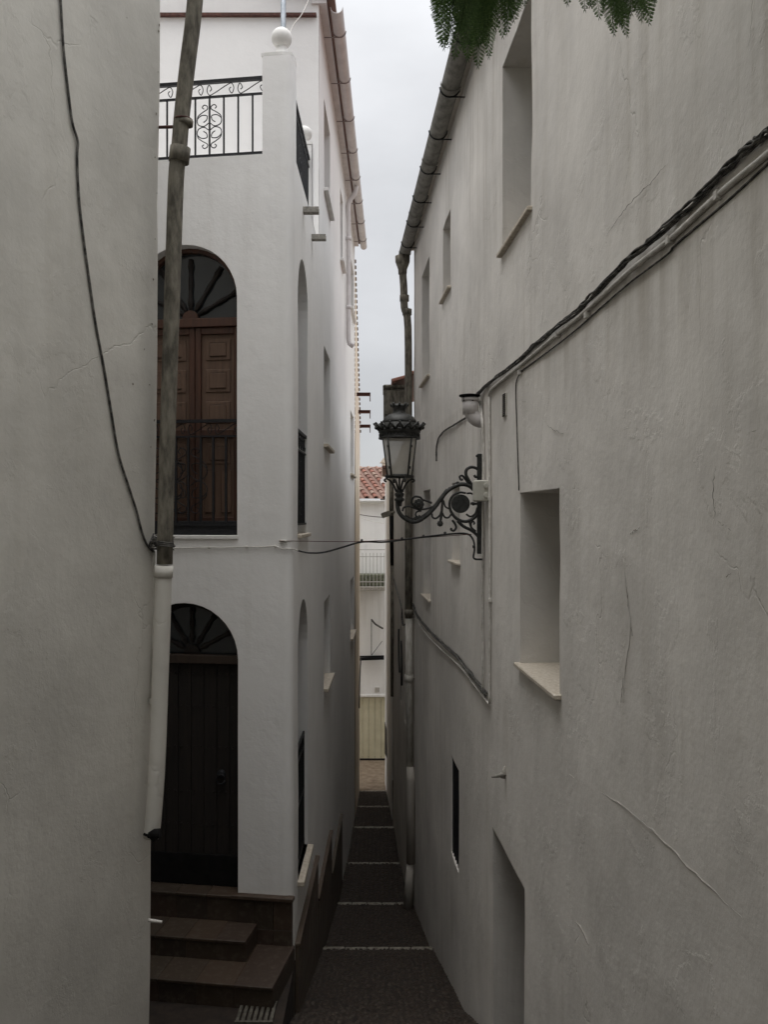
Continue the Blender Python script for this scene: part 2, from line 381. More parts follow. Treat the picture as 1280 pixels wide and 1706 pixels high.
def wood(name, c1, c2, rough=.5):
    m, t, b = newmat(name); geo = nd(t, 'ShaderNodeNewGeometry'); mpg = nd(t, 'ShaderNodeMapping'); mpg.inputs['Scale'].default_value = (14, 14, .9)
    t.links.new(geo.outputs['Position'], mpg.inputs[0]); n = nd(t, 'ShaderNodeTexNoise', i_Scale=2.4, i_Detail=8, i_Roughness=.65, i_Distortion=.4); t.links.new(mpg.outputs[0], n.inputs['Vector'])
    t.links.new(ramp(t, n.outputs[0], [(.3, c1), (.7, c2)]), b.inputs['Base Color']); b.inputs['Roughness'].default_value = rough
    bp = nd(t, 'ShaderNodeBump', i_Strength=.25, i_Distance=.002); t.links.new(n.outputs[0], bp.inputs['Height'])
    bv = nd(t, 'ShaderNodeBevel', samples=4); bv.inputs['Radius'].default_value = .005; t.links.new(bv.outputs[0], bp.inputs['Normal'])
    t.links.new(bp.outputs[0], b.inputs['Normal']); return m
M['wood_red'] = wood('varnished_red_wood', (.036, .014, .008), (.085, .034, .018))
M['wood_panel'] = wood('faded_panel_wood', (.075, .042, .026), (.135, .080, .052), .6)
M['wood_dark'] = wood('dark_oak', (.006, .0045, .0035), (.016, .0105, .0075), .85)

def tilemat(name, cols, rough=.85):
    m, t, b = newmat(name); geo = nd(t, 'ShaderNodeNewGeometry'); n = nd(t, 'ShaderNodeTexNoise', i_Scale=14, i_Detail=6, i_Roughness=.7); t.links.new(geo.outputs['Position'], n.inputs['Vector'])
    k = len(cols); c = ramp(t, geo.outputs['Random Per Island'], [(i / (k - 1), x) for i, x in enumerate(cols)])
    sm = nd(t, 'ShaderNodeMapRange'); sm.inputs['From Min'].default_value = .5; sm.inputs['From Max'].default_value = .75; sm.inputs['To Max'].default_value = .7; t.links.new(n.outputs[0], sm.inputs['Value'])
    t.links.new(mixc(t, sm.outputs[0], c, (.10, .085, .065)), b.inputs['Base Color']); b.inputs['Roughness'].default_value = rough
    bp = nd(t, 'ShaderNodeBump', i_Strength=.4, i_Distance=.004); t.links.new(n.outputs[0], bp.inputs['Height']); t.links.new(bp.outputs[0], b.inputs['Normal']); return m
M['rooftile'] = tilemat('terracotta_roof_tile', [(.17, .055, .034), (.25, .10, .065), (.13, .055, .040), (.24, .165, .125), (.19, .07, .045)])
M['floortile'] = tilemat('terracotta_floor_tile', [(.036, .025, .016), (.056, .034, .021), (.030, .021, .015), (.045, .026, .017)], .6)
M['plinthtile'] = tilemat('mossy_plinth_tile', [(.080, .056, .038), (.070, .048, .034), (.10, .074, .050), (.068, .054, .038)], .8)
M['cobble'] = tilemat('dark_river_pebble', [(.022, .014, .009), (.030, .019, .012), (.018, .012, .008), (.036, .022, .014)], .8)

def glassmat(name, col, rough=.08):
    m, t, b = newmat(name); b.inputs['Base Color'].default_value = (*col, 1); b.inputs['Roughness'].default_value = rough; b.inputs['Specular IOR Level'].default_value = .6
    n = nd(t, 'ShaderNodeTexNoise', i_Scale=3); bp = nd(t, 'ShaderNodeBump', i_Strength=.03, i_Distance=.01); t.links.new(n.outputs[0], bp.inputs['Height']); t.links.new(bp.outputs[0], b.inputs['Normal']); return m
M['glass'] = glassmat('dark_window_glass', (.022, .026, .028))
def frosted():
    m, t, b = newmat('frosted_lamp_glass'); geo = nd(t, 'ShaderNodeNewGeometry'); n = nd(t, 'ShaderNodeTexNoise', i_Scale=9, i_Detail=3); t.links.new(geo.outputs['Position'], n.inputs['Vector'])
    c = ramp(t, n.outputs[0], [(.3, (.74, .71, .65)), (.7, (.86, .84, .79))]); t.links.new(c, b.inputs['Base Color']); b.inputs['Roughness'].default_value = .35
    tr = nd(t, 'ShaderNodeBsdfTranslucent'); t.links.new(c, tr.inputs[0]); mx = nd(t, 'ShaderNodeMixShader'); mx.inputs[0].default_value = .72
    t.links.new(b.outputs[0], mx.inputs[1]); t.links.new(tr.outputs[0], mx.inputs[2]); tp = nd(t, 'ShaderNodeBsdfTransparent'); m2 = nd(t, 'ShaderNodeMixShader'); m2.inputs[0].default_value = .28; t.links.new(mx.outputs[0], m2.inputs[1]); t.links.new(tp.outputs[0], m2.inputs[2]); t.links.new(m2.outputs[0], t.nodes['Material Output'].inputs[0]); return m
M['frosted'] = frosted()
def leafmat():
    m, t, b = newmat('feathery_green_leaf'); geo = nd(t, 'ShaderNodeNewGeometry')
    c = ramp(t, geo.outputs['Random Per Island'], [(0, (.06, .11, .034)), (.6, (.10, .18, .055)), (1, (.16, .26, .085))]); t.links.new(c, b.inputs['Base Color']); b.inputs['Roughness'].default_value = .5
    tr = nd(t, 'ShaderNodeBsdfTranslucent'); t.links.new(c, tr.inputs[0]); mx = nd(t, 'ShaderNodeMixShader'); mx.inputs[0].default_value = .35
    t.links.new(b.outputs[0], mx.inputs[1]); t.links.new(tr.outputs[0], mx.inputs[2]); t.links.new(mx.outputs[0], t.nodes['Material Output'].inputs[0]); return m
M['leaf'] = leafmat()
def garage():
    m, t, b = newmat('beige_metal_door'); geo = nd(t, 'ShaderNodeNewGeometry'); n = nd(t, 'ShaderNodeTexNoise', i_Scale=4, i_Detail=4); t.links.new(geo.outputs['Position'], n.inputs['Vector'])
    t.links.new(ramp(t, n.outputs[0], [(.3, (.50, .47, .33)), (.7, (.60, .57, .42))]), b.inputs['Base Color']); b.inputs['Roughness'].default_value = .5; return m
M['garage'] = garage()

# ------------------------------------------------------------------ plan of the alley (metres, eye at the origin)
AF = R(8.5)                                            # corner house front is turned a little
corner = Vector((-.905, 8.98))
def sideX(Y): return -1.002 + .0113 * Y                # corner house, alley side
def rightX(Y): return 1.365 - .0567 * Y                # long right house
fl = corner + Vector((-math.cos(AF), math.sin(AF))) * 4.2
PC = Path([fl, corner, (sideX(22.8), 22.8)], {1: .10})
PR = Path([(rightX(15.2) + 1.5, 15.28), (rightX(15.2), 15.2), (rightX(-9), -9)], {1: .04})
PN = Path([(2.2, -9.0), (-2.6, -9.0), (-2.15, 2.6), (-1.862, 4.4), (-1.41, 5.6), (-2.75, 5.9), (-2.72, 9.3)], {4: .05}, lean=(.0118, 0))  # rear and courtyard stretches are unseen, added to keep sky light out
PN.lean = (.0118, -.002)
PT = Path([(-5.2, 12.0), (sideX(12.0), 12.0)])

# ------------------------------------------------------------------ ground
def pathz(Y):
    for a, za, b, zb in PROF:
        if a <= Y <= b: return za + (zb - za) * (Y - a) / (b - a)
    return PROF[-1][3]
ED = [(12.26, -5.90), (15.36, -6.63), (18.95, -7.33), (21.8, -7.56), (23.9, -7.74), (26.06, -7.99)]
PROF = [(-8, -1.6, .6, -1.6), (.6, -1.6, 9.3, -5.13), (9.3, -5.13, 12.26, -5.90)]
for i in range(5): PROF.append((ED[i][0], ED[i][1] - .10 if i < 3 else ED[i][1] - .04, ED[i+1][0], ED[i+1][1]))
m = MB()
for a, za, b, zb in PROF:
    n = max(1, int((b - a) / .4))
    for i in range(n):
        y0, y1 = a + (b - a) * i / n, a + (b - a) * (i + 1) / n; z0, z1 = za + (zb - za) * i / n, za + (zb - za) * (i + 1) / n
        xl = -4.5 if y1 < 5.6 else (-1.6 if y0 >= 9 else -3.5)
        m.add([(xl, y0, z0), (1.9, y0, z0), (1.9, y1, z1), (xl, y1, z1)], [(0, 1, 2, 3)])
for i in range(len(PROF) - 1):
    z0, z1 = PROF[i][3], PROF[i+1][1]; y = PROF[i][2]
    if z0 - z1 > .01: m.add([(-1.6, y, z0), (1.9, y, z0), (1.9, y, z1), (-1.6, y, z1)], [(0, 1, 2, 3)])
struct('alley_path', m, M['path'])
# pebbles set in the paving
m = MB(); r2 = random.Random(3)
y = 7.6
while y < 26:
    sz = .030 if y < 16 else .045
    x = -1.05
    xe = 1.36 - .0567 * y + .02 if y < 15.3 else .99 - .034 * y + .02
    while x < xe:
        if r2.random() < .93:
            s1 = sz * r2.uniform(.55, 1.25); s2 = sz * r2.uniform(.6, .95); a = r2.uniform(0, 3.14) if r2.random() < .3 else .5 * math.sin(x * 2.2 + y) + r2.gauss(0, .4); zz = pathz(y) - .002; cx, cy = x + r2.uniform(-.02, .02), y + r2.uniform(-.026, .026)
            ca, sa = math.cos(a), math.sin(a); vs = []
            for k in range(6):
                t_ = k * math.pi / 3; u, v = s1 * math.cos(t_), s2 * math.sin(t_); vs.append((cx + u * ca - v * sa, cy + u * sa + v * ca, zz))
            for k in range(6):
                t_ = k * math.pi / 3; u, v = .6 * s1 * math.cos(t_), .6 * s2 * math.sin(t_); vs.append((cx + u * ca - v * sa, cy + u * sa + v * ca, zz + sz * .38))
            m.add(vs, [(k, (k + 1) % 6, 6 + (k + 1) % 6, 6 + k) for k in range(6)] + [(6, 7, 8, 9, 10, 11)], True)
        x += sz * 2.05
    y += sz * 1.75
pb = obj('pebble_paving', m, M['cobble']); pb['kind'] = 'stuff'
# white brick edging on each step
for i, (y, z) in enumerate(ED):
    m = MB(); x0 = sideX(y) + .03; x1 = (rightX(y) if y < 15.3 else .99 - .034 * y) - .0; n = 5 if i < 3 else 4
    for k in range(n):
        a = x0 + (x1 - x0) * k / n + .006; b = x0 + (x1 - x0) * (k + 1) / n - .006
        m.cbox(((a + b) / 2, y - .045 + r2.uniform(-.006, .006), z - .005 + r2.uniform(-.003, .003)), (b - a, .09, .06), .008)
    struct('step_edging', m, M['strip'])
m = MB(); m.add([(-40, 25.9, -8.0), (40, 25.9, -8.0), (40, 34, -8.0), (-40, 34, -8.0)], [(0, 1, 2, 3)]); struct('cross_street', m, M['street'])
m = MB(); m.add([(-900, -900, -8.3), (900, -900, -8.3), (900, 900, -8.3), (-900, 900, -8.3)], [(0, 1, 2, 3)]); struct('ground', m, M['earth'])
# landing in front of the door
m = MB(); m.box((-2.6, 7.45, -5.0), (3.4, 3.5, .98)); struct('door_landing', m, M['path'])

# ------------------------------------------------------------------ corner house (left, with arches)
CH = thing('corner_house', (-2.4, 10.0, -5.2), 'white corner house with arched brown doors, roof terrace and iron railings beside the alley', 'house')
def cs(px, py=858): return PC.hit(px, py)[0]
s12 = PC.sY(12.0, True); sF = cs(307); rF = .555
facUp = archp(sF, rF, -.21, 2.19); facLo = archp(sF, rF + .01, -3.83, -1.46)
sideC = PC.sY(9.93, True)
sdUp = archp(sideC, .52, -.21, 2.28); sdLo = archp(sideC, .52, -3.82, -1.45)
holes = [(facUp, .16), (facLo, .22), (sdUp, .24), (sdLo, .24)]
wins = [(12.85, 14.1, 4.64, 5.95), (12.85, 14.1, .99, 2.42), (12.85, 14.1, -2.50, -1.24),
        (16.75, 17.6, 4.75, 6.1), (20.6, 22.2, 4.75, 5.95), (20.6, 22.2, .93, 2.4), (20.6, 22.2, -2.85, -1.5)]
for a, b, z0, z1 in wins: holes.append((rect(PC.sY(a, True), PC.sY(b, True), z0, z1), .2))
sP1, sP0 = PC.hit(437, 200)[0], PC.sY(9.24, True); sQ0, sQ1 = PC.sY(11.05, True), PC.sY(11.27, True)
outl = [(0, -8.2), (PC.L, -8.2), (PC.L, 6.9), (s12, 6.9), (s12, 3.62), (sQ1, 3.62), (sQ1, 4.55), (sQ0, 4.55), (sQ0, 3.62), (sP0, 3.62), (sP0, 4.60), (sP1, 4.60), (sP1, 3.62), (0, 3.62)]
m = skin(PC, outl, holes, .22, .005, seed=1)
m.prism([(-6, 9.9, -8.2), (-1.2, 9.32, -8.2), (-1.2, 22.7, -8.2), (-6, 22.7, -8.2)], (0, 0, 11.6))     # body behind the faces
m.prism([(-6, 12.1, 3.4), (-1.2, 12.1, 3.4), (-1.2, 22.7, 3.4), (-6, 22.7, 3.4)], (0, 0, 3.4))
# parapet top and inner face
ftop = [PC.at(s_, 3.62) for s_ in (0, cs(487), cs(500), s12)]; fin = [PC.at(s_, 3.62, -.2) for s_ in (0, cs(487), cs(500), s12)]
for i in (0, 2): m.add([ftop[i], ftop[i+1], fin[i+1], fin[i]], [(0, 1, 2, 3)])
m.add([PC.at(PC.L, -8.2), PC.at(PC.L, 6.9), PC.at(PC.L, 6.9, -.6), PC.at(PC.L, -8.2, -.6)], [(0, 1, 2, 3)])
obj('wall', m, M['pl_corner'], CH)
m = skin(PT, [(0, 3.35), (PT.L - .004, 3.35), (PT.L - .004, 7.3), (0, 7.3)], [], .3, .004, seed=2)
m.box((-3.2, 12.35, 6.9), (4.0, .6, 1.0))
obj('upper_wall', m, M['pl_corner'], CH)
m = MB(); m.box((-3.1, 11.965, 6.645), (4.4, .06, .035)); obj('flashing', m, M['rust'], CH)
# terrace piers with balls
fx = Vector((math.cos(AF), -math.sin(AF), 0)); fy = Vector((math.sin(AF), math.cos(AF), 0)); UZ = Vector((0, 0, 1))
def pier(poly, zt, br, neck):
    """poly: plan outline of the pier (first point at the outer corner side); its outer faces belong to the wall sheet"""
    m = MB(); m.prism([Vector((p.x, p.y, 3.3)) for p in poly], (0, 0, zt - 3.3 - .002)); p_ = obj('parapet_pier', m, M['pl_corner'], CH)
    c = sum((Vector((p.x, p.y, 0)) for p in poly), Vector()) / len(poly)
    m = MB(); m.prism([Vector((c.x + (p.x - c.x) * 1.06, c.y + (p.y - c.y) * 1.06, zt)) for p in poly], (0, 0, .035)); obj('pier_cap', m, M['white_paint'], p_)
    m = MB(); b_ = (c.x, c.y, zt + .035); m.lathe(b_, [(br * .85, 0), (br * .85, .02), (br * .6, neck * .5), (br * .5, neck), (br * .55, neck + .03)], 24); m.sphere((c.x, c.y, zt + .03 + neck + br), br, 28, 18); obj('stone_ball', m, M['white_paint'], p_)
e_ = .006
pier([PC.at(sP1, 0, -e_), PC.at(cs(470), 0, -e_), PC.at(cs(486), 0, -e_), PC.at((cs(487) + sP0) / 2 - .03, 0, -.012), PC.at(sP0 - .1, 0, -e_), PC.at(sP0, 0, -e_), PC.at(sP0, 0, -.33), PC.at(sP1, 0, -.27)], 4.60, .105, .10)
pier([PC.at(sQ0, 0, -e_), PC.at(sQ1, 0, -e_), PC.at(sQ1, 0, -.21), PC.at(sQ0, 0, -.21)], 4.55, .095, .05)

def scroll(c, ux, uz, r0, r1, a0, a1, n=18):
    """spiral in the plane ux, uz"""
    return [c + ux * ((r0 + (r1 - r0) * i / n) * math.cos(a0 + (a1 - a0) * i / n)) + uz * ((r0 + (r1 - r0) * i / n) * math.sin(a0 + (a1 - a0) * i / n)) for i in range(n + 1)]
UZ = Vector((0, 0, 1))
def panel(m, c, ux, h):
    """pair of C-scrolls on both sides of a baluster, h = half height"""
    for sx in (-1, 1):
        for sz in (-1, 1):
            u = ux * sx; v = UZ * sz
            pts = [c + u * (x * h) + v * (y * h) for x, y in ((.28, .20), (.13, .32), (.12, .50), (.38, .52), (.58, .34), (.52, .10), (.26, .02), (.04, .16))]
            m.tube(spline(pts, 5), .0055, 5)
            pts = [c + u * (x * h) + v * (y * h) for x, y in ((.58, .38), (.52, .52), (.3, .68), (.1, .80), (.10, .93), (.24, 1.0), (.34, .90), (.26, .82))]
            m.tube(spline(pts, 5), .0055, 5)
def hband(m, a, ux, w_, h):
    """S-scroll filling a narrow frieze of width w_ and height h starting at a (lower left)"""
    c = a + ux * (w_ / 2) + UZ * (h / 2)
    for sx in (-1, 1):
        u = ux * sx; v = UZ * sx
        pts = [c, c + u * (w_ * .2) + v * (h * .26), c + u * (w_ * .38) + v * (h * .42), c + u * (w_ * .47) + v * (h * .05), c + u * (w_ * .40) - v * (h * .38), c + u * (w_ * .31) - v * (h * .05), c + u * (w_ * .37) + v * (h * .12)]
        m.tube(spline(pts, 5), .005, 5)
def railing(name, A, B, z0, z1, par, sp=.148, off=0., fr=.12, panels=(), bands=True, rails=True, bar=.008):
    A = Vector((A.x, A.y, 0)); B = Vector((B.x, B.y, 0)); d = (B - A); L = d.length; ux = d / L; ny = Vector((ux.y, -ux.x, 0)); ax = (ux, ny, UZ); m = MB()
    def hb(z, t, dpt): m.box(A + d / 2 + UZ * z, (L, dpt, t), ax)
    hb(z1, .032, .042); hb(z1 - fr, .018, .025); hb(z0, .022, .03)
    x = off
    while x < L:
        m.box(A + ux * x + UZ * ((z0 + z1 - fr) / 2), (bar * 2, bar * 2, z1 - fr - z0), ax); x += sp
    for pxx in panels: panel(m, A + ux * pxx + UZ * ((z0 + z1 - fr) / 2), ux, (z1 - fr - z0) * .37)
    if bands:
        x = max(0, off - sp * 2)
        while x + sp * 2 < L + .2:
            hband(m, A + ux * x + UZ * (z1 - fr + .01), ux, sp * 2.0, fr - .026); x += sp * 2.15
    return obj(name, m, M['iron'], par)
# terrace railing, front: ends at pier
s_r = cs(432); a = PC.at(s_r - 1.9, 0, -.1); b = PC.at(s_r + .03, 0, -.1)
Lr = 1.93; sp = .152
off = (PC.S[-1] * 0 + (1.9 - (s_r - cs(416)))) % sp
pc_ = 1.9 - (s_r - cs(343))
railing('terrace_railing', a, b, 3.675, 4.43, CH, sp, off, .155, (pc_,))
railing('terrace_railing', PC.at(PC.sY(9.3, True), 0, -.05), PC.at(PC.sY(11.06, True), 0, -.05), 3.68, 4.37, CH, .11, .05, .1, (.8,))
# balcony railings in the upper arches
railing('balcony_railing', PC.at(sF - rF, 0, -.04), PC.at(sF + rF, 0, -.04), -.10, .955, CH, .133, .05, .155, (.32, .585), True, bar=.011)
railing('balcony_railing', PC.at(sideC - .52, 0, -.03), PC.at(sideC + .52, 0, -.03), -.10, .90, CH, .09, .05, .2, (.5,), True)
# grille in the lower side arch
m = MB(); A = PC.at(sideC - .52, 0, -.04); B = PC.at(sideC + .52, 0, -.04); d = B - A
for k in range(9): q = A + d * ((k + .5) / 9); m.box((q.x, q.y, -3.16), (.016, .016, 1.28))
for z in (-2.52, -2.66, -3.15, -3.76): m.box((A.x + d.x / 2, A.y + d.y / 2, z), (.02, d.length, .03))
obj('window_grille', m, M['iron'], CH)
# doors
def fw(s_, z, dp): return PC.at(s_, z, -dp)
def fbox(m, s0, s1, z0, z1, dp, th, path=PC, b=.006):
    c = path.at((s0 + s1) / 2, (z0 + z1) / 2, -dp); n = path.nrm((s0 + s1) / 2); t_ = Vector((-n.y, n.x, 0)); m.cbox(c, (abs(s1 - s0), th, z1 - z0), b, (t_, n, UZ))
def archframe(sc_, r, zs, z0, wd, dp, th, path=PC):
    m = MB(); n = path.nrm(sc_); N = 22; o = []; i_ = []
    o = [(sc_ - r, z0)] + [(sc_ - r * math.cos(math.pi * k / N), zs + r * math.sin(math.pi * k / N)) for k in range(N + 1)] + [(sc_ + r, z0)]
    i_ = [(sc_ - r + wd, z0)] + [(sc_ - (r - wd) * math.cos(math.pi * k / N), zs + (r - wd) * math.sin(math.pi * k / N)) for k in range(N + 1)] + [(sc_ + r - wd, z0)]
    vs = [path.at(a, z, -dp) for a, z in o] + [path.at(a, z, -dp) for a, z in i_]; K = len(o)
    vs += [v - n * th for v in vs[:]]
    fs = []
    for k in range(K - 1): fs += [(k, k + 1, K + k + 1, K + k), (K + k, K + k + 1, 3*K + k + 1, 3*K + k), (k, 2*K + k, 2*K + k + 1, k + 1)]
    m.add(vs, fs, False); return m
def disc(sc_, r, zs, z0, dp, path=PC, pad=.02):
    m = MB(); pts = archp(sc_, r + pad, z0, zs, 20); vs = [path.at(a, z, -dp) for a, z in pts]; m.add(vs, [tuple(range(len(vs)))]); return m
def fan(sc_, zc, r0, r1, dp, par):
    for ang in (28, 62 if False else 58, 90, 122, 152):
        a = R(ang); n = 24; m = MB()
        p0 = (sc_ + r0 * math.cos(a), zc + r0 * math.sin(a)); p1 = (sc_ + r1 * math.cos(a), zc + r1 * math.sin(a)); pts = []; rs = []
        for k in range(n + 1):
            t_ = k / n; pts.append(fw(p0[0] + (p1[0] - p0[0]) * t_, p0[1] + (p1[1] - p0[1]) * t_, dp)); rs.append(.017 + .009 * abs(math.sin(t_ * 9)) + (.006 if k in (3, 4, 20, 21) else 0))
        m.tube(pts, rs, 8); obj('spindle', m, M['wood_dark'], par)
    m = MB(); n = PC.nrm(sc_); pts = [fw(sc_ + .085 * math.cos(math.pi * k / 12), zc + .085 * math.sin(math.pi * k / 12), dp - .02) for k in range(13)]; m.prism(pts, -n * .05); return m
# upper balcony door
m = MB(); fbox(m, sF - rF, sF + rF, -.2, -.06, .05, .02, b=.003); obj('toe_board', m, M['iron'], CH)
D = obj('balcony_door', archframe(sF, rF + .01, 2.19, -.2, .05, .13, .08), M['wood_red'], CH)
obj('fanlight', disc(sF, rF, 2.19, 1.9, .20), M['glass'], D)
m = MB(); fbox(m, sF - rF, sF + rF, 1.93, 2.02, .15, .08); obj('transom', m, M['wood_red'], D)
obj('fan_hub', fan(sF, 2.03, .09, .62, .18, D), M['wood_red'], D)
sc2 = sF + .055                                     # meeting stile
def leaf(s0, s1, nm):
    m = MB(); st = .06
    for a_, b_ in ((s0, s0 + st), (s1 - st, s1)): fbox(m, a_, b_, -.2, 1.93, .165, .045)
    for za, zb in ((-.2, -.02), (.80, .88), (1.86, 1.93)): fbox(m, s0 + st, s1 - st, za, zb, .168, .04)
    l = obj(nm, m, M['wood_red'], D)
    m = MB(); a_, b_ = s0 + st, s1 - st; fbox(m, a_ - .01, b_ + .01, -.1, 1.9, .19, .02)
    for za, zb in ((.92, 1.20), (1.24, 1.53), (1.57, 1.84), (.50, .77)):
        fbox(m, a_ + .045, b_ - .045, za + .025, zb - .03, .178, .02, b=.004); fbox(m, a_ + .085, b_ - .085, za + .06, zb - .065, .168, .02, b=.009)
    w3 = (b_ - a_) / 2
    for k in range(2): fbox(m, a_ + w3 * k + .03, a_ + w3 * (k + 1) - .03, .02, .46, .175, .02, b=.009)
    obj('door_panel', m, M['wood_panel'], l)
leaf(sF - rF + .02, sc2, 'door_leaf'); leaf(sc2 + .005, sF + rF - .02, 'door_leaf')
# lower entrance door
D = obj('entrance_door', archframe(sF, rF + .02, -1.46, -3.83, .07, .17, .1), M['wood_dark'], CH)
obj('fanlight', disc(sF, rF, -1.46, -1.62, .24), M['glass'], D)
m = MB(); fbox(m, sF - rF, sF + rF, -1.53, -1.44, .17, .08); obj('transom', m, wood('brown_transom_wood', (.022, .013, .008), (.045, .027, .017)), D)
obj('fan_hub', fan(sF, -1.43, .10, .5, .22, D), M['wood_dark'], D)
m = MB(); n_ = 8; wl = 2 * rF / n_
for k in range(n_): fbox(m, sF - rF + wl * k + .003, sF - rF + wl * (k + 1) - .003, -3.82, -1.53, .21, .04, b=.004)
for z in (-1.64, -1.98, -2.4, -2.86, -3.2, -3.52):
    for k in range(n_ * 2):
        q = fw(sF - rF + wl / 2 * (k + .5), z, .19); m.sphere(q, .013, 8, 5)
obj('door_planks', m, M['wood_dark'], D)
q = fw(cs(360), -2.66, .165); m = MB(); n = PC.nrm(sF); m.lathe(q, [(.045, 0), (.045, .012), (.02, .03)], 16, n); m.tube([q + n * .03 + Vector((math.cos(t_ * .5), 0, 0)) * .045 + UZ * (-.05 + .05 * math.sin(t_ * .5)) for t_ in range(13)], .009, 6); obj('door_knocker', m, M['iron'], D)
m = MB(); fbox(m, sF - rF, sF + rF, -3.82, -3.5, .178, .02); obj('kick_board', m, M['black_paint'], D)
# closed wooden infill of the side arches
obj('side_door', disc(sideC, .52, 2.28, -.21, .235), M['wood_dark'], CH)
obj('side_window', disc(sideC, .52, -1.45, -3.82, .235), M['glass'], CH)
# windows and sills on the alley side
def winpart(par, path, s0, s1, z0, z1, dp, sill, mat, proj=.06, st=.045, wmat='white_paint', ov=.04):
    if s0 > s1: s0, s1 = s1, s0
    m = MB(); f = .05
    for a_, b_ in ((s0, s0 + f), (s1 - f, s1), ((s0 + s1) / 2 - f / 2, (s0 + s1) / 2 + f / 2)): fbox(m, a_, b_, z0, z1, dp - .03, .05, path)
    for za, zb in ((z0, z0 + f), (z1 - f, z1)): fbox(m, s0 + f, s1 - f, za, zb, dp - .032, .05, path)
    wdw = obj('window', m, M[wmat], par)
    m = MB(); vs = [path.at(a_, z, -(dp - .015)) for a_, z in rect(s0 - .01, s1 + .01, z0 - .01, z1 + .01)]; m.add(vs, [(0, 1, 2, 3)]); obj('pane', m, M['glass'], wdw)
    if sill:
        m = MB(); fbox(m, s0 - ov, s1 + ov, z0 - st * .5, z0 + st * .5, -(proj) + (dp * .9 + proj) / 2 , dp * .9 + proj, path, .006)
        obj('sill', m, mat, wdw)
    return wdw
for i, (a, b, z0, z1) in enumerate(wins): winpart(CH, PC, PC.sY(a, True), PC.sY(b, True), z0, z1, .2, True, M['stone'] if z0 < 4 else M['white_paint'], .07, .05)
m = MB(); fbox(m, sF - rF - .01, sF + rF + .01, -.245, -.205, .05, .14); obj('door_sill', m, M['white_paint'], CH)
m = MB(); fbox(m, sideC - .56, sideC + .53, -3.87, -3.82, .04, .22); obj('arch_sill', m, M['stone'], CH)
m = MB(); fbox(m, sideC - .52, sideC + .53, -.245, -.205, .04, .16); obj('arch_sill', m, M['stone'], CH)
# drain spouts
for px, py, tip in ((505, 351, .17), (520, 396, .16)):
    q = PC.pt(px, py, tip / 2 - .02); m = MB()
    vs = []; 
    for u in (-.07, .11):
        for (yy, zz) in ((-.05, .03), (-.05, -.03), (.05, -.03), (.05, .03), (.03, .03), (.03, -.012), (-.03, -.012), (-.03, .03)): vs.append((q.x + u, q.y + yy, q.z + zz))
    fs = [(i, (i + 1) % 8, 8 + (i + 1) % 8, 8 + i) for i in range(8)] + [(0, 1, 6, 7), (1, 2, 5, 6), (2, 3, 4, 5), (8, 15, 14, 9), (9, 14, 13, 10), (10, 13, 12, 11)]
    m.add(vs, fs); obj('drain_spout', m, M['grey_stone'], CH)
# eave, gutter with brackets
def gutter(par, path_x, Y0, Y1, z, r, mat, inner, th=.006, brmat=None, step=1.2, sgn=1, joints=False, first=.6):
    m = MB(); n = int((Y1 - Y0) / .5); N = 10; vs = []
    for i in range(n + 1):
        y = Y0 + (Y1 - Y0) * i / n; cx = path_x(y)
        for rr in (r, r - th):
            for k in range(N + 1):
                a_ = math.pi + math.pi * k / N; vs.append((cx + rr * math.cos(a_), y, z + rr * math.sin(a_)))
    K = N + 1; fs = []
    for i in range(n):
        for o_ in (0, K):
            for k in range(N): fs.append((i*2*K + o_ + k, i*2*K + o_ + k + 1, (i+1)*2*K + o_ + k + 1, (i+1)*2*K + o_ + k))
    for e in (0, n):
        for k in range(N): fs.append((e*2*K + k, e*2*K + k + 1, e*2*K + K + k + 1, e*2*K + K + k))
    m.add(vs, fs, True)
    if joints:
        y = Y0 + .9
        while y < Y1:
            cx = path_x(y); vs = []
            for yy in (y - .035, y + .035):
                for k in range(N + 1): a_ = math.pi + math.pi * k / N; vs.append((cx + (r + .012) * math.cos(a_), yy, z + (r + .012) * math.sin(a_)))
            m.add(vs, [(k, k + 1, K + k + 1, K + k) for k in range(N)], True); y += 1.95
    gt = obj('gutter', m, mat, par)
    y = Y0 + first
    while y < Y1:
        m = MB(); cx = path_x(y); pts = [Vector((cx + (r + .008) * math.cos(math.pi + math.pi * k / 8), y, z + (r + .008) * math.sin(math.pi + math.pi * k / 8))) for k in range(9)]
        if sgn > 0: pts = pts[::-1]
        m.tube(pts, .008, 5); wx = inner(y); m.tube([(cx, y, z - r - .005), (wx, y, z - r - .005)], .008, 5); obj('gutter_bracket', m, brmat or M['iron'], gt); y += step
    return gt
gx = lambda y: -.656 + .0113 * (y - 12)
m = MB(); m.prism([(sideX(12) - .1, 11.96, 6.80), (-.765, 11.96, 6.80), (-.765 + .0113 * 10.8, 22.8, 6.80), (sideX(22.8) - .1, 22.8, 6.80)], (0, 0, .05))
obj('eave_board', m, M['white_pvc'], CH)
gutter(CH, lambda y: gx(y) + .02, 12.05, 22.8, 6.80, .085, M['white_pvc'], lambda y: sideX(y) + .02, brmat=simple('dull_bracket', (.20, .17, .165), (.30, .26, .25), 9, .6), step=1.35)
m = MB()
m.prism([(-6, 11.9, 7.9), (-.66, 11.9, 6.86), (-.66 + .12, 22.85, 6.86), (-6, 22.85, 7.9)], (0, 0, .10)); obj('roof', m, M['rooftile'], CH)
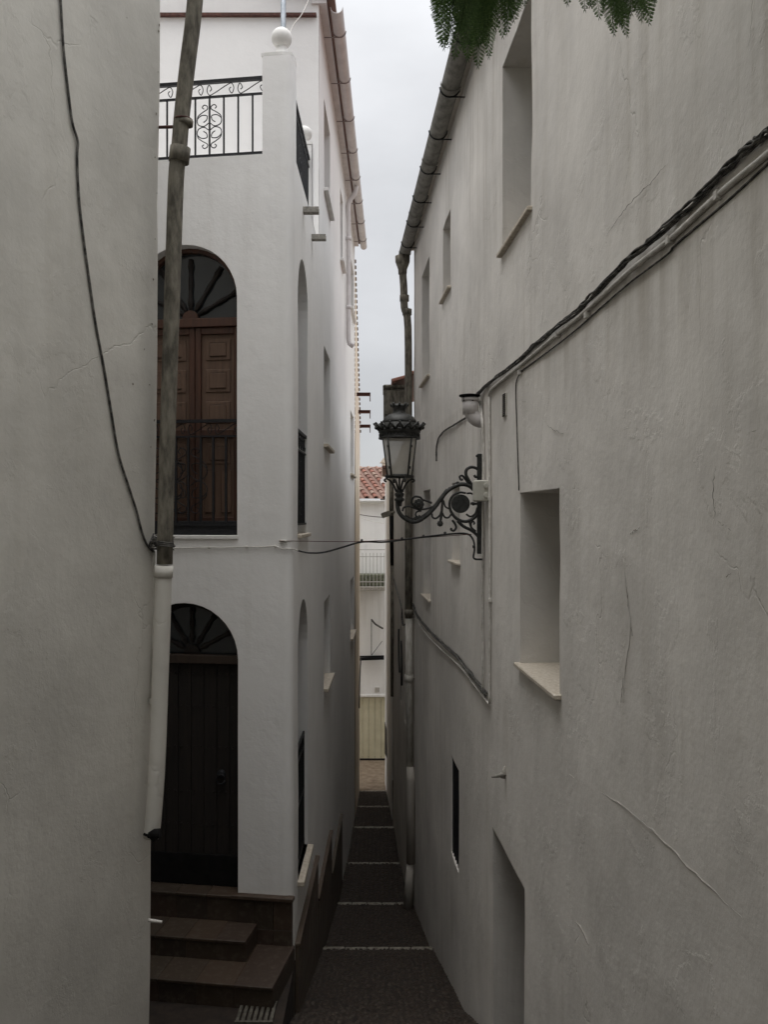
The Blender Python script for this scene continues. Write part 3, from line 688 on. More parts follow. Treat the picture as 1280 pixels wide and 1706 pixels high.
# short white downpipe below the eave
q = PC.pt(575, 300); m = MB(); X0 = q.x + .07; Yp = q.y
m.tube(spline([(gx(Yp) + .02, Yp, 6.70), (gx(Yp) - .02, Yp, 6.55), (X0, Yp, 6.35), (X0, Yp, 6.0)], 5) + [Vector((X0, Yp, 3.6)), Vector((X0 + .02, Yp, 3.5)), Vector((X0 + .10, Yp, 3.44))], .05, 12)
for z in (5.6, 4.2): m.tube([(X0, Yp, z), (X0, Yp, z + .08)], .058, 12)
obj('downpipe', m, M['white_pvc'], CH)
# tiled plinths stepping down the alley, and at the foot of the front
def plinth(Y0, Y1, zt, par, th=.05):
    m = MB(); n = max(2, int((Y1 - Y0) / .32))
    for k in range(n):
        a_, b_ = Y0 + (Y1 - Y0) * k / n, Y0 + (Y1 - Y0) * (k + 1) / n; zb = min(pathz(a_), pathz(b_)) - .25
        zz = zt
        while zz > zb:
            z2 = max(zb, zz - .32); fbox(m, PC.sY(a_, True) + .002, PC.sY(b_, True) - .002, z2 + .003, zz, -.012, th, b=.004); zz = z2
    fbox(m, PC.sY(Y0, True) - .01, PC.sY(Y1, True) + .01, zt, zt + .035, -.018, th + .02, b=.006)
    obj('tile_plinth', m, M['plinthtile'], par)
plinth(9.14, 11.5, -4.38, CH); plinth(11.51, 14.0, -4.93, CH); plinth(14.01, 16.8, -5.6, CH)
m = MB(); sA, sB = sF + rF, cs(487)
for k in range(3):
    for j in range(4):
        fbox(m, sA + (sB - sA) * k / 3 + .002, sA + (sB - sA) * (k + 1) / 3 - .002, -3.84 - .3 * (j + 1) + .003, -3.84 - .3 * j, -.01, .045, b=.003)
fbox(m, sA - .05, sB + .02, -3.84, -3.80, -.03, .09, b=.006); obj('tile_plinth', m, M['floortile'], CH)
# entrance steps
ES = thing('entrance_steps', (-1.7, 8.7, -4.51), 'terracotta tiled steps rising to the arched entrance door of the corner house', 'steps')
def stepblock(sR, z_top, z_bot, d0, d1, nm, nt_):
    m = MB(); s0 = sF - rF - .5; n_ = nt_
    for k in range(n_):
        a_, b_ = s0 + (sR - s0) * k / n_, s0 + (sR - s0) * (k + 1) / n_
        fbox(m, a_ + .001, b_ - .001, z_top - .03, z_top, -(d0 + d1) / 2 - .01, d1 - d0 + .02, b=.005)
        fbox(m, a_ + .001, b_ - .001, z_bot, z_top - .032, -(d0 + d1) / 2, d1 - d0, b=.004)
    fbox(m, s0, sR - .006, z_bot, z_top - .006, -(d0 + d1) / 2, d1 - d0 - .012, b=.002); obj(nm, m, M['floortile'], ES)
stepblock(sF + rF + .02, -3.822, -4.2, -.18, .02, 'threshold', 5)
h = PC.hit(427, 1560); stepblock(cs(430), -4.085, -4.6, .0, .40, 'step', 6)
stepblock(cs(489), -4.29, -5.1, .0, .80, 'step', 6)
# drain grate
m = MB(); c = P(427, 1692, 8.12); c.z = -4.505
for k in range(7): m.box((c.x - .15 + .05 * k, c.y, -4.49), (.028, .34, .02))
for s_ in (-1, 1): m.box((c.x, c.y + .16 * s_, -4.488), (.34, .025, .026))
tag(obj('drain_grate', m, simple('dirty_iron', (.05, .045, .035), (.12, .11, .09), 20, .8)), 'small slotted drain grate set in the dark paving before the tiled steps', 'grate')
# white pole on the terrace
m = MB(); m.tube([(-1.31, 11.7, 3.4), (-1.31, 11.7, 8.2)], .035, 10); m.box((-1.31, 11.7, 3.41), (.16, .16, .02)); tag(obj('steel_pole', m, simple('galvanised', (.25, .28, .31), (.36, .39, .42), 12, .45, .4)), 'grey steel pole standing on the roof terrace behind the stone ball', 'pole')

# ------------------------------------------------------------------ near house (left foreground wall)
NH = thing('near_house', (-1.8, 4.6, -3.6), 'cream plastered house wall filling the left foreground with a grey downpipe on its corner', 'house')
m = skin(PN, [(0, -5), (PN.L, -5), (PN.L, 6.4), (0, 6.4)], [], .18, .008, seed=4)
m.prism([(-6, -9, -5), (-3.0, -9, -5), (-2.5, 2.6, -5), (-2.2, 4.4, -5), (-1.75, 5.4, -5), (-3.1, 5.7, -5), (-3.1, 9.2, -5), (-6, 9.2, -5)], (0, 0, 11.3)); m.box((-1.0, -11.2, .6), (8, 3.6, 11.4))  # box behind the eye and courtyard leg: unseen masses added to block light
obj('wall', m, M['pl_near'], NH)
m = MB(); Yp = 5.47
def dp(px, py, Y=Yp): return P(px, py, Y)
pts = [dp(330, -60), dp(322, 30), dp(312, 110), dp(303, 190), dp(298, 250), dp(293, 300), dp(288, 450), dp(283, 600), dp(278, 760), dp(274, 940)]
m.tube(spline(pts, 4), .048, 16)
for px, py, r_, h_ in ((299, 258, .062, .09), (307, 204, .053, .03)):
    a_, b_ = dp(px + 1.5, py - 12), dp(px - 1.5, py + 12); c_ = (a_ + b_) / 2; dd = (b_ - a_).normalized(); m.tube([c_ - dd * h_ / 2, c_ + dd * h_ / 2], r_, 16)
pipe = obj('downpipe', m, M['weathered'], NH)
m = MB(); m.tube([dp(273, 942), dp(272, 962)], .056, 16); m.tube(spline([dp(272.5, 950), dp(270, 1040), dp(266, 1150), dp(262, 1260), dp(257, 1340), dp(252, 1395)], 5), .05, 16)
obj('lower_downpipe', m, M['pl_near'], NH)
m = MB(); q = dp(301, 211); m.tube([PN.pt(268, 212, 0), q], .010, 6); q2 = dp(305, 200); m.tube([q2 + Vector((.053 * math.cos(a_ * .5236), .053 * math.sin(a_ * .5236), 0)) for a_ in range(13)], .006, 5); obj('pipe_clamp', m, M['rust'], NH)
chips = [(266, 42), (265, 52), (264, 120), (261, 190), (259, 262), (262, 322), (259, 398), (256, 466), (254, 540), (241, 582), (258, 700), (252, 745), (244, 680), (250, 640), (212, 30), (222, 640)]
m = MB()
for px, py in chips:
    h = PN.hit(px - 2, py); q = PN.at(h[0], h[1], .0045); n = PN.nrm(h[0]); t_ = Vector((-n.y, n.x, 0)); r_ = rnd.uniform(.004, .009); c_ = []
    for k in range(7): a_ = k * .8976; rr = r_ * rnd.uniform(.5, 1.2); c_.append(q + t_ * (rr * math.cos(a_)) + UZ * (rr * 1.3 * math.sin(a_)))
    m.add(c_, [tuple(range(7))])
ch_ = obj('plaster_chips', m, M['stone'] and simple('bare_render', (.10, .09, .07), (.24, .21, .17), 60, .95), NH); ch_['kind'] = 'stuff'
# dark pipe stump & white stub
m = MB(); q = dp(247, 1392, 5.4); m.tube(spline([q + Vector((-.03, 0, .01)), q, q + Vector((.03, -.01, .012)), q + Vector((.055, -.01, -.015))], 4), [.008] * 4 + [.016] * 4 + [.032] * 4 + [.03], 10); m.tube([q + Vector((.02, -.02, .0)), q + Vector((.05, -.02, .02)), q + Vector((.075, -.02, .02))], .03, 9)
tag(obj('broken_spout', m, M['black_paint']), 'black broken spout sticking out of the foreground wall at its lower right corner', 'spout')
m = MB(); q = P(247, 1533, 5.42); m.tube([q, q + Vector((.05, -.01, -.002)), q + Vector((.085, -.01, -.006))], [.011, .010, .008], 8); tag(obj('overflow_pipe', m, M['white_cable']), 'short white overflow pipe poking from the foreground wall beside the brown steps', 'pipe')
# cable down the near wall
pts = [(86, -560), (90, -300), (94, -140), (97, -30), (100, 30), (104, 90), (112, 160), (118, 205), (127, 236), (126, 262), (129, 330), (137, 400), (146, 465), (157, 540), (170, 608), (182, 680), (195, 755), (212, 810), (225, 850), (234, 885), (243, 908), (255, 920)]
m = MB(); m.tube(spline([PN.pt(a_, b_, .008) for a_, b_ in pts], 5), .0072, 8); tag(obj('wall_cable', m, M['aged_cable']), 'dark aged cable hanging in a long curve down the foreground wall', 'cable')
m = MB(); q = PN.pt(258, 905, .02)
for k in range(16):
    pp = [q + Vector((rnd.uniform(-.05, .0), rnd.uniform(-.05, 0), rnd.uniform(-.02, .06)))]
    for j in range(4): pp.append(q + Vector((rnd.uniform(-.03, .12), rnd.uniform(-.11, -.04), rnd.uniform(-.04, .04))))
    m.tube(spline(pp, 4), rnd.uniform(.0025, .006), 5)
for k in range(3): m.tube([dp(274, 903 + k * 3) + Vector((.052 * math.cos(a_ * .5236), .052 * math.sin(a_ * .5236), .004 * math.sin(a_))) for a_ in range(13)], .005, 5)
tag(obj('cable_tangle', m, M['aged_cable']), 'tangle of dark wire ends tied round the corner downpipe', 'cable')
m = MB(); m.tube(spline([PN.pt(254, 920, .012), PN.pt(254, 1000, .012), PN.pt(251.5, 1080, .012), PN.pt(248.5, 1165, .012)], 4), .007, 8); m.box(PN.pt(248.5, 1168, .012), (.02, .03, .03)); tag(obj('conduit', m, M['old_white']), 'thin pale conduit running down beside the white lower downpipe', 'conduit')

# ------------------------------------------------------------------ long house on the right
RH = thing('long_house', (1.2, 8.5, -4.9), 'tall streaked white house along the right of the alley with deep window openings', 'house')
def rs(px): return PR.hit(px, 858)[0]
RW = [('A', 838, 887, 2.09, 3.60), ('B', 868, 933, -1.09, .16), ('E', 738, 751, 2.64, 3.55), ('F', 703, 716, 1.97, 3.66), ('G', 753, 766, -.53, .36), ('H', 706, 718, -1.20, .36)]
holes = [(rect(rs(a), rs(b), z0, z1), .46) for _, a, b, z0, z1 in RW]
door = rect(rs(822), rs(875), pathz(7.0) - .3, -2.66); grl = rect(rs(752), rs(765), -3.88, -2.77)
holes += [(door, .35), (grl, .15)]
m = skin(PR, [(0, -8.2), (PR.L, -8.2), (PR.L, 4.46), (0, 4.46)], holes, .17, .009, seed=9)
m.prism([(rightX(15.0) + .45, 15.15, -8.2), (rightX(-9) + .45, -9, -8.2), (7.5, -9, -8.2), (7.5, 15.15, -8.2)], (0, 0, 12.6))
m.add([PR.at(0.02, 4.455), PR.at(PR.L, 4.455), PR.at(PR.L, 4.455, -.6), PR.at(0.02, 4.455, -.6)], [(0, 1, 2, 3)])
obj('wall', m, M['pl_right'], RH)
for k, a, b, z0, z1 in RW: winpart(RH, PR, rs(a), rs(b), z0, z1, .46, True, M['marble'] if k in 'BGH' else M['stone'], .045, .032, 'wood_dark')
m = MB(); s0, s1 = sorted((door[0][0], door[1][0])); fbox(m, s0, s1, door[0][1], -2.66, .33, .04, PR); 
for k in range(4): fbox(m, s0 + (s1 - s0) * k / 4 + .02, s0 + (s1 - s0) * (k + 1) / 4 - .02, -4.4, -2.76, .305, .02, PR)
obj('side_door', m, M['wood_dark'], RH)
s0, s1 = sorted((grl[0][0], grl[1][0])); m = MB()
for k in range(6): fbox(m, s0 + (s1 - s0) * (k + .5) / 6 - .009, s0 + (s1 - s0) * (k + .5) / 6 + .009, -3.88, -2.77, .02, .018, PR, .002)
for z in (-3.7, -3.32, -2.95): fbox(m, s0, s1, z - .012, z + .012, .03, .012, PR, .002)
GW = obj('barred_window', m, M['iron'], RH)
m = MB(); vs = [PR.at(a_, z, -.14) for a_, z in rect(s0 - .01, s1 + .01, -3.9, -2.75)]; m.add(vs, [(0, 1, 2, 3)]); obj('pane', m, M['glass'], GW)
# gutter, hopper and downpipe
gr = lambda y: rightX(y) - .155
gutter(RH, gr, .5, 15.25, 4.42, .098, M['gutter_grey'], lambda y: rightX(y), brmat=M['iron'], step=1.05, sgn=-1, joints=True, first=.4)
m = MB(); m.prism([(rightX(15.2) - .16, 15.2, 4.50), (rightX(-9) - .16, -9, 4.50), (7.5, -9, 6.7), (7.5, 15.2, 6.7)], (0, 0, .08)); obj('roof', m, M['rooftile'], RH)
m = MB(); m.prism([(rightX(15.2) - .13, 15.2, 4.462), (rightX(-9) - .13, -9, 4.462), (rightX(-9) + .3, -9, 4.462), (rightX(15.2) + .3, 15.2, 4.462)], (0, 0, .035)); obj('eave', m, M['pl_old'], RH)
m = MB(); Yd = 15.05; a0 = P(671, 432, Yd)
m.lathe(a0 + UZ * .05, [(.07, -.30), (.075, -.22), (.12, -.10), (.125, 0)][::1], 14)
pts = [a0 + UZ * -.2, P(673, 480, Yd), P(674, 512, Yd), P(680, 545, Yd), P(681, 700, Yd), P(681, 900, Yd), P(681, 1030, Yd)]
m.tube(spline(pts[:5], 4) + pts[5:], .062, 14)
for px, py in ((674, 497), (678.5, 520), (681, 780), (682, 1020)): q = P(px, py, Yd); m.tube([q - UZ * .05, q + UZ * .05], .078, 14)
for py in (1028, 1131): q = P(682, py, Yd); m.tube([q, q + Vector((.12, .02, 0))], .01, 5)
obj('downpipe', m, M['weathered'], RH)
m = MB(); m.tube([P(681.5, 1030, Yd), P(682, 1130, Yd), P(683, 1285, Yd)], .06, 14); m.tube([P(682, 1124, Yd), P(682, 1136, Yd)], .075, 14); obj('lower_downpipe', m, M['old_white'], RH)
m = MB(); m.tube([P(684, 1278, 15.0), P(684.5, 1300, 15.0), P(685, 1438, 15.0)], [.06, .074, .076], 14); m.tube([P(684, 1438, 15.0), P(682, 1470, 15.0), P(680, 1512, 15.0)], [.06, .07, .085], 12); obj('pipe_casing', m, M['pl_old'], RH)
# vent grille
m = MB(); sv = rs(842.5); z0, z1 = PR.hit(842, 694)[1], PR.hit(842, 656)[1]; fbox(m, sv - .07, sv + .07, z0, z1, -.004, .012, PR, .002); vg = obj('vent_grille', m, M['old_white'], RH)
m = MB()
for k in range(12): fbox(m, sv - .055, sv + .055, z0 + (z1 - z0) * (k + .25) / 12, z0 + (z1 - z0) * (k + .75) / 12, -.012, .008, PR, .001)
obj('slat', m, M['black_paint'], vg)
# flaking lips and cracks of the plaster
def lip(px_pts, r=.004, nm='plaster_crack', mat=None, j=.006):
    pts = [PR.pt(a_, b_, .002) for a_, b_ in px_pts]; pts = spline(pts, 7)
    pts = [p + Vector((0, rnd.uniform(-j, j), rnd.uniform(-j, j))) for p in pts]; n = len(pts)
    m = MB(); m.tube(pts, [r * (.35 + .65 * math.sin(math.pi * (i + .3) / (n + .3))) * rnd.uniform(.6, 1.3) for i in range(n)], 6); return obj(nm, m, mat or M['pl_right'], RH)
DK = simple('crack_shadow', (.07, .06, .05), (.20, .18, .15), 30, .95)
for pts in ([(1012, 392), (1040, 352), (1060, 330), (1085, 305), (1110, 275)], [(1195, 862), (1190, 830), (1192, 790), (1200, 765)], [(1197, 865), (1212, 878), (1228, 884), (1245, 884)], [(1050, 890), (1058, 885), (1068, 880)],
            [(1047, 985), (1048, 1010)], [(1052, 1040), (1055, 1060)], [(1036, 1170), (1040, 1130)], [(1210, 960), (1222, 956)], [(905, 700), (922, 715), (940, 722)], [(1210, 365), (1222, 420), (1220, 475), (1205, 570), (1192, 640)]): lip(pts, .0013, mat=DK)
for pts in ([(950, 1290), (1020, 1330), (1090, 1385), (1160, 1455), (1250, 1540)], [(1205, 740), (1228, 715), (1250, 722), (1280, 700), (1310, 680)], [(1040, 930), (1046, 990), (1052, 1050), (1044, 1110), (1040, 1170)], [(962, 1535), (975, 1555), (982, 1575)]): lip(pts, .0022, 'plaster_ridge')
# cable runs
Z4 = lambda x, y: (780 + x / 2.56, 180 + y / 2.56)
main = [Z4(*p) for p in ((1330, 85), (1280, 130), (1200, 190), (1100, 290), (1000, 390), (900, 480), (800, 570), (700, 650), (620, 730), (530, 820), (480, 870), (400, 930), (300, 1010), (220, 1085), (130, 1150), (60, 1210), (45, 1240))]
def bundle(pts, n, rr, r, mat, twist=9, jit=.004):
    m = MB(); base = spline(pts, 10); N = len(base)
    for k in range(n):
        pp = []
        for i, p in enumerate(base):
            t_ = (base[min(i + 1, N - 1)] - base[max(i - 1, 0)]).normalized(); nx = Vector((-1, 0, 0)); u = nx - t_ * nx.dot(t_); u.normalize(); v = t_.cross(u)
            a_ = 2 * math.pi * k / n + i / twist * .9 + noise.noise(Vector((i * .15, k * 5, 0))) * 1.5; q = rr * (1 + .6 * noise.noise(Vector((i * .21, k * 3.3, 7))))
            pp.append(p + u * q * math.cos(a_) + v * q * math.sin(a_))
        m.tube(pp, r, 6)
    return m
m = bundle([PR.pt(a_, b_, .022) for a_, b_ in main], 6, .0115, .0055, None); tag(obj('cable_bundle', m, M['aged_cable']), 'thick dark twisted cable bundle climbing along the right house wall', 'cable')
con = [Z4(*p) for p in ((1330, 170), (1280, 215), (1090, 370), (880, 560), (700, 700), (500, 880), (400, 960), (230, 1100), (120, 1190), (100, 1220))] + [(819, 680), (819.5, 800), (820, 950), (819, 1100), (819, 1172)]
m = MB(); m.tube(spline([PR.pt(a_, b_, .016) for a_, b_ in con], 6), .012, 8)
for a_, b_ in ((1206, 325), (1124, 400), (984, 525), (934, 558), (870, 620), (819.5, 830), (820, 1000)): m.box(PR.pt(a_, b_, .016), (.03, .03, .03))
tag(obj('conduit', m, M['white_cable']), 'white painted conduit below the dark bundle turning straight down past the lamp', 'conduit')
con2 = [Z4(*p) for p in ((1330, 205), (1280, 250), (1110, 405), (900, 580), (860, 625), (700, 745), (560, 865), (470, 945), (360, 1030), (235, 1120))]
m = MB(); m.tube(spline([PR.pt(a_, b_, .009) for a_, b_ in con2], 6), .005, 6); tag(obj('thin_cable', m, M['aged_cable']), 'thin painted cable running lowest under the conduit on the right wall', 'cable')
m = MB(); m.tube(spline([PR.pt(a_, b_, .008) for a_, b_ in ((872, 617), (862, 640), (863, 700), (865, 760), (867, 817))], 6), .0045, 6); tag(obj('thin_cable', m, M['aged_cable']), 'thin cable dropping to the corner of the deep window with the tan sill', 'cable')
m = bundle([PR.pt(a_, b_, .02) for a_, b_ in ((803, 668), (808, 700), (809, 740), (810, 790), (809, 860), (808, 950), (808, 1040), (809, 1120), (808, 1152))], 3, .008, .006, None, 14); tag(obj('cable_drop', m, M['white_cable']), 'pale cables dropping straight down behind the lamp bracket', 'cable')
low = [(818, 1173), (800, 1150), (770, 1112), (735, 1080), (715, 1060), (700, 1040), (693, 1022)]
m = bundle([PR.pt(a_ - 3, b_ - 16, .02) for a_, b_ in low], 4, .014, .007, None, 5); tag(obj('cable_bundle', m, M['aged_cable']), 'frayed cable bundle slanting down the right wall to below the lamp', 'cable')
m = MB(); m.tube(spline([PR.pt(a_, b_, .014) for a_, b_ in low], 6), .011, 8); tag(obj('conduit', m, M['white_cable']), 'white conduit slanting along under the frayed cable bundle', 'conduit')
# white vent elbow
VP = thing('vent_pipe', PR.pt(803, 700), 'white elbow vent pipe with a black cap above the street lamp', 'vent pipe')
Yv = PR.hit(803, 700)[2] - .05; m = MB(); m.tube(spline([P(808, 700, Yv), P(797, 700, Yv), P(788, 692, Yv), P(785, 678, Yv), P(784, 664, Yv)], 6), .066, 16); m.tube([P(784.5, 690, Yv), P(784, 664, Yv)], .072, 16); m.tube([P(784, 668, Yv), P(784, 663, Yv)], .08, 16); obj('elbow', m, M['white_pvc'], VP)
m = MB(); m.lathe(P(783, 661, Yv), [(.088, 0), (.097, .004), (.097, .016), (.05, .024)], 20)
for k in range(5): a_ = k * 1.2566; m.box(P(783, 663, Yv) + Vector((.07 * math.cos(a_), .07 * math.sin(a_), -.01)), (.012, .012, .05))
obj('cap', m, M['black_paint'], VP)
m = bundle([PR.pt(a_, b_, .012) for a_, b_ in ((778, 696), (762, 706), (748, 714), (738, 722), (731, 735), (729, 750), (728.5, 768))], 3, .006, .005, None, 7); tag(obj('thin_cable', m, M['aged_cable']), 'dark cable curving from the white vent pipe and ending on the wall', 'cable')
# peg in the wall
m = MB(); q = PR.pt(842, 1292, 0); m.tube([q + Vector((.02, 0, .02)), q + Vector((-.06, -.01, .0)), q + Vector((-.11, -.01, -.01))], [.022, .016, .006], 8); m.tube([q + Vector((0, .02, .07)), q + Vector((-.01, .0, .03)), q + Vector((-.02, 0, -.02))], [.004, .02, .02], 6); tag(obj('wall_peg', m, M['grey_stone']), 'small broken metal peg sticking out of the right wall below the conduit', 'peg')

# ------------------------------------------------------------------ street lamp
sL = rs(806); nL = PR.nrm(sL); oL = PR.at(sL, 0)
YL = oL.y
LP = thing('street_lamp', oL + UZ * -.1, 'ornate dark iron street lamp on a scrolled bracket fixed to the right wall', 'street lamp')
ua = Vector((-nL.x, -nL.y, 0))
def LZ(x, y, d=0):
    px = 580 + x / 4.571; py = 640 + y / 4.571
    # plane through oL, perpendicular to the wall
    k = (px - 640) / F; t_ = (k * oL.y - oL.x) / (nL.x - k * nL.y); p = oL + nL * t_
    return Vector((p.x, p.y, (HY - py) / F * p.y)) + Vector((nL.y, -nL.x, 0)) * d
m = MB()
def arm(pts, r, n=7, k=5):
    q = spline([LZ(*p) for p in pts], k); N = len(q)
    rs_ = r if not isinstance(r, tuple) else [r[0] + (r[1] - r[0]) * i / (N - 1) for i in range(N)]
    m.tube(q, rs_, n)
S_ = ((378, 890), (378, 930), (392, 980), (432, 1022), (490, 1048), (540, 1040), (600, 1000), (655, 945), (700, 885), (750, 822), (810, 780), (870, 762), (930, 778), (972, 822), (998, 872), (1003, 925))
arm(S_, .019, 9)
arm([(x + 4, y - 24) for x, y in S_[3:10]], .008)
arm([(1003, 925), (975, 1005), (905, 1045), (835, 1028), (785, 970), (775, 900), (800, 850), (850, 825), (900, 830)], (.017, .009), 8)
arm([(960, 790), (925, 740), (900, 690), (905, 650), (940, 632), (980, 642), (1003, 672), (995, 700), (972, 706), (962, 692)], (.016, .012), 8)
arm([(920, 760), (895, 725), (872, 697), (852, 704), (860, 728), (878, 725)], .010)
arm([(905, 832), (940, 832), (968, 858), (976, 895)], .009); arm([(900, 990), (935, 1008), (970, 985), (985, 940)], .009)
arm([(640, 905), (605, 890), (570, 880), (550, 862), (515, 856), (490, 872), (488, 905), (510, 935), (550, 945)], .010)
arm([(415, 968), (428, 938), (470, 930), (520, 950), (560, 955), (610, 945), (650, 930)], .009)
arm([(560, 965), (525, 972), (516, 998), (535, 1012), (548, 998)], .008)
arm([(722, 870), (718, 930), (712, 1000), (702, 1060)], .012)
arm([(640, 985), (645, 1012), (670, 1022), (700, 998), (714, 960)], .009); arm([(712, 965), (735, 1010), (765, 1016), (786, 992)], .009); arm([(728, 885), (742, 932), (775, 950)], .008)
arm([(835, 1040), (880, 1083), (930, 1108), (975, 1142), (1010, 1192), (1028, 1275)], (.015, .012), 8)
arm([(925, 1045), (940, 1090), (975, 1122)], .010); arm([(940, 1090), (938, 1060), (955, 1045), (965, 1060), (955, 1068)], .008)
arm([(795, 1035), (818, 1068), (824, 1095), (806, 1116), (786, 1108), (790, 1095)], .011)
arm([(990, 910), (955, 910), (935, 908)], .012)
m.sphere(LZ(955, 910), .018, 10, 8)
for x, y, r_ in ((540, 915, .05), (702, 1062, .028)):        # rosettes
    for k in range(8):
        a_ = k * math.pi / 4; m.sphere(LZ(x + math.cos(a_) * r_ * 500, y + math.sin(a_) * r_ * 500), r_ * .42, 8, 6)
    m.sphere(LZ(x, y), r_ * .6, 10, 8)
for i in range(14):                                           # acanthus leaves along the arm
    x, y = S_[4 + i // 2 % 9][0] + (i % 2) * 25, S_[4 + i // 2 % 9][1] - (i % 2) * 20
    m.sphere(LZ(x, y - 6), .017, 7, 5)
obj('bracket', m, M['lamp_iron'], LP)
m = MB(); c = LZ(858, 910); t_ = Vector((nL.y, -nL.x, 0)); m.lathe(c - t_ * .012, [(.078, 0), (.085, .004), (.085, .020), (.078, .024)], 28, t_); obj('medallion', m, M['lamp_iron'], LP)
m = MB(); a_, b_ = LZ(1022, 530), LZ(1022, 1292); m.cbox((oL.x - .028, oL.y, (a_.z + b_.z) / 2), (.062, .045, a_.z - b_.z), .006)
m.tube([LZ(1022, 545), LZ(1000, 550), LZ(984, 546)], .012, 7); m.sphere(LZ(1010, 1268), .018, 8, 6); m.sphere(LZ(985, 547), .014, 8, 6); obj('wall_plate', m, M['lamp_iron'], LP)
# lantern
lc = LZ(392, 800); zq = lambda y: (HY - (640 + y / 4.571)) / F * lc.y; pxm = lc.y / F / 4.571
cx, cy = lc.x, lc.y
def V(z): return Vector((cx, cy, z))
def octo(hw, ch, z):
    return [Vector((cx + x, cy + y, z)) for x, y in ((-hw + ch, -hw), (hw - ch, -hw), (hw, -hw + ch), (hw, hw - ch), (hw - ch, hw), (-hw + ch, hw), (-hw, hw - ch), (-hw, -hw + ch))]
Lm = MB(); zt, zb = zq(418), zq(695); T = octo(.150, .045, zt); Bt = octo(.108, .034, zb)
LT = MB()
LT.lathe(V(0), [(.05, zq(300)), (.185, zq(300)), (.178, zq(345)), (.192, zq(350)), (.188, zq(372)), (.176, zq(380)), (.176, zq(402)), (.19, zq(408)), (.186, zq(420)), (.12, zq(424))], 24)   # frieze
LAN = obj('lantern', LT, M['lamp_iron'], LP)
m = MB(); m.lathe(V(0), [(.158, zq(300)), (.152, zq(278)), (.128, zq(250)), (.095, zq(232)), (.066, zq(225)), (.058, zq(212)), (.060, zq(190)), (.074, zq(172)), (.070, zq(160)), (.04, zq(152))], 24); obj('dome', m, M['lamp_iron'], LAN)
m = MB()
for k in range(16):
    a_ = 2 * math.pi * k / 16; d = Vector((math.cos(a_), math.sin(a_), 0)); s_ = Vector((-d.y, d.x, 0)); b0 = V(zq(352)) + d * .185
    m.tube([b0 - s_ * .03, b0 + d * .02 + UZ * .03 - s_ * .018, b0 + d * .038 + UZ * .052, b0 + d * .02 + UZ * .03 + s_ * .018, b0 + s_ * .03], .011, 6); m.sphere(b0 + d * .026 + UZ * .022, .016, 7, 5)
    m.sphere(b0 + d * .044 + UZ * .058, .010, 6, 5)
for k in range(36):
    a_ = 2 * math.pi * k / 36; m.box(V(zq(391)) + Vector((math.cos(a_), math.sin(a_), 0)) * .180, (.012, .012, .026))
for k in range(8):
    a_ = 2 * math.pi * k / 8; d = Vector((math.cos(a_), math.sin(a_), 0)); m.tube([V(zq(170)) + d * .065, V(zq(155)) + d * .078, V(zq(142)) + d * .072], [.014, .010, .005], 6)
obj('crown', m, M['lamp_iron'], LAN)
for k in range(8):
    mm = MB(); l = (k + 1) % 8; mm.add([T[k], T[l], Bt[l], Bt[k]], [(0, 1, 2, 3)]); obj('pane', mm, M['frosted'], LAN)
m = MB()
for k in range(8): m.tube([T[k], Bt[k]], .0085 if k in (0, 1, 4, 5) else .006, 6)
m.lathe(V(0), [(.06, zq(714)), (.125, zq(714)), (.132, zq(706)), (.132, zq(696)), (.122, zq(688)), (.07, zq(690))], 24)
for k in (1, 0): m.box((T[k] + Bt[k]) / 2 + Vector((.012 if k else -.012, -.012, .09)), (.022, .018, .022)); m.box((T[k] + Bt[k]) / 2 + Vector((-.002 if k else .002, -.012, -.1)), (.022, .018, .022))
obj('frame', m, M['lamp_iron'], LAN)
m = MB(); hub = LZ(385, 835)
m.lathe(Vector((cx, cy, 0)), [(.02, zq(795)), (.036, zq(808)), (.026, zq(822)), (.044, zq(835)), (.038, zq(855)), (.028, zq(862)), (.044, zq(872)), (.044, zq(886)), (.026, zq(898)), (.02, zq(930))], 16)
for k in range(4):
    a_ = R(20 + 90 * k); d = Vector((math.cos(a_), math.sin(a_), 0)); m.tube(spline([V(zq(820)) + d * .03, V(zq(780)) + d * .05, V(zq(740)) + d * .085, V(zq(722)) + d * .125, V(zq(735)) + d * .145, V(zq(745)) + d * .125], 4), .009, 6)
m.tube([V(zq(712)), V(zq(810))], .009, 6); obj('support', m, M['lamp_iron'], LP)
# junction box
JB = PR.pt(812, 818, .03); m = MB(); m.cbox((JB.x - .03, JB.y - .03, JB.z), (.13, .16, .185), .01)
for dz in (.045, -.04): m.lathe((JB.x + .012, JB.y - .11, JB.z + dz), [(.026, 0), (.026, .012), (.018, .014)], 14, (0, -1, 0))
tag(obj('junction_box', m, simple('ivory_plastic', (.42, .41, .36), (.54, .53, .47), 6, .55)), 'ivory junction box on the right wall over the lamp bracket plate', 'junction box')

# ------------------------------------------------------------------ cables across the alley
aC = PC.pt(495, 916, .02)
def CX(px, py, Y): return P(px, py, Y)
m = MB(); ends = spline([P(497, 917.5, 9.1), P(515, 921, 9.05), P(540, 920, 9.0), P(570, 912, 8.9), P(603, 903, 8.8), P(640, 903, 8.7), P(680, 898, 8.55), P(720, 893, 8.4), P(760, 889, 8.25), P(780, 890, 8.15), P(789, 900, 8.08), P(791, 915, 8.06), P(790, 930, 8.05), P(804, 932, 8.05)], 7)
m.tube(ends, .009, 8)
for px, py, Y in ((603, 902, 8.8), (670, 899, 8.58), (706, 895, 8.46), (742, 890, 8.33), (790, 912, 8.06)): q = P(px, py - 1, Y); m.tube([q - Vector((.012, 0, 0)), q + Vector((.012, 0, .004))], .014, 6); m.tube([q, q + UZ * .02], .004, 5)
tag(obj('black_cable', m, M['black_rubber']), 'black cable sagging across the alley from the corner house to the lamp', 'cable')
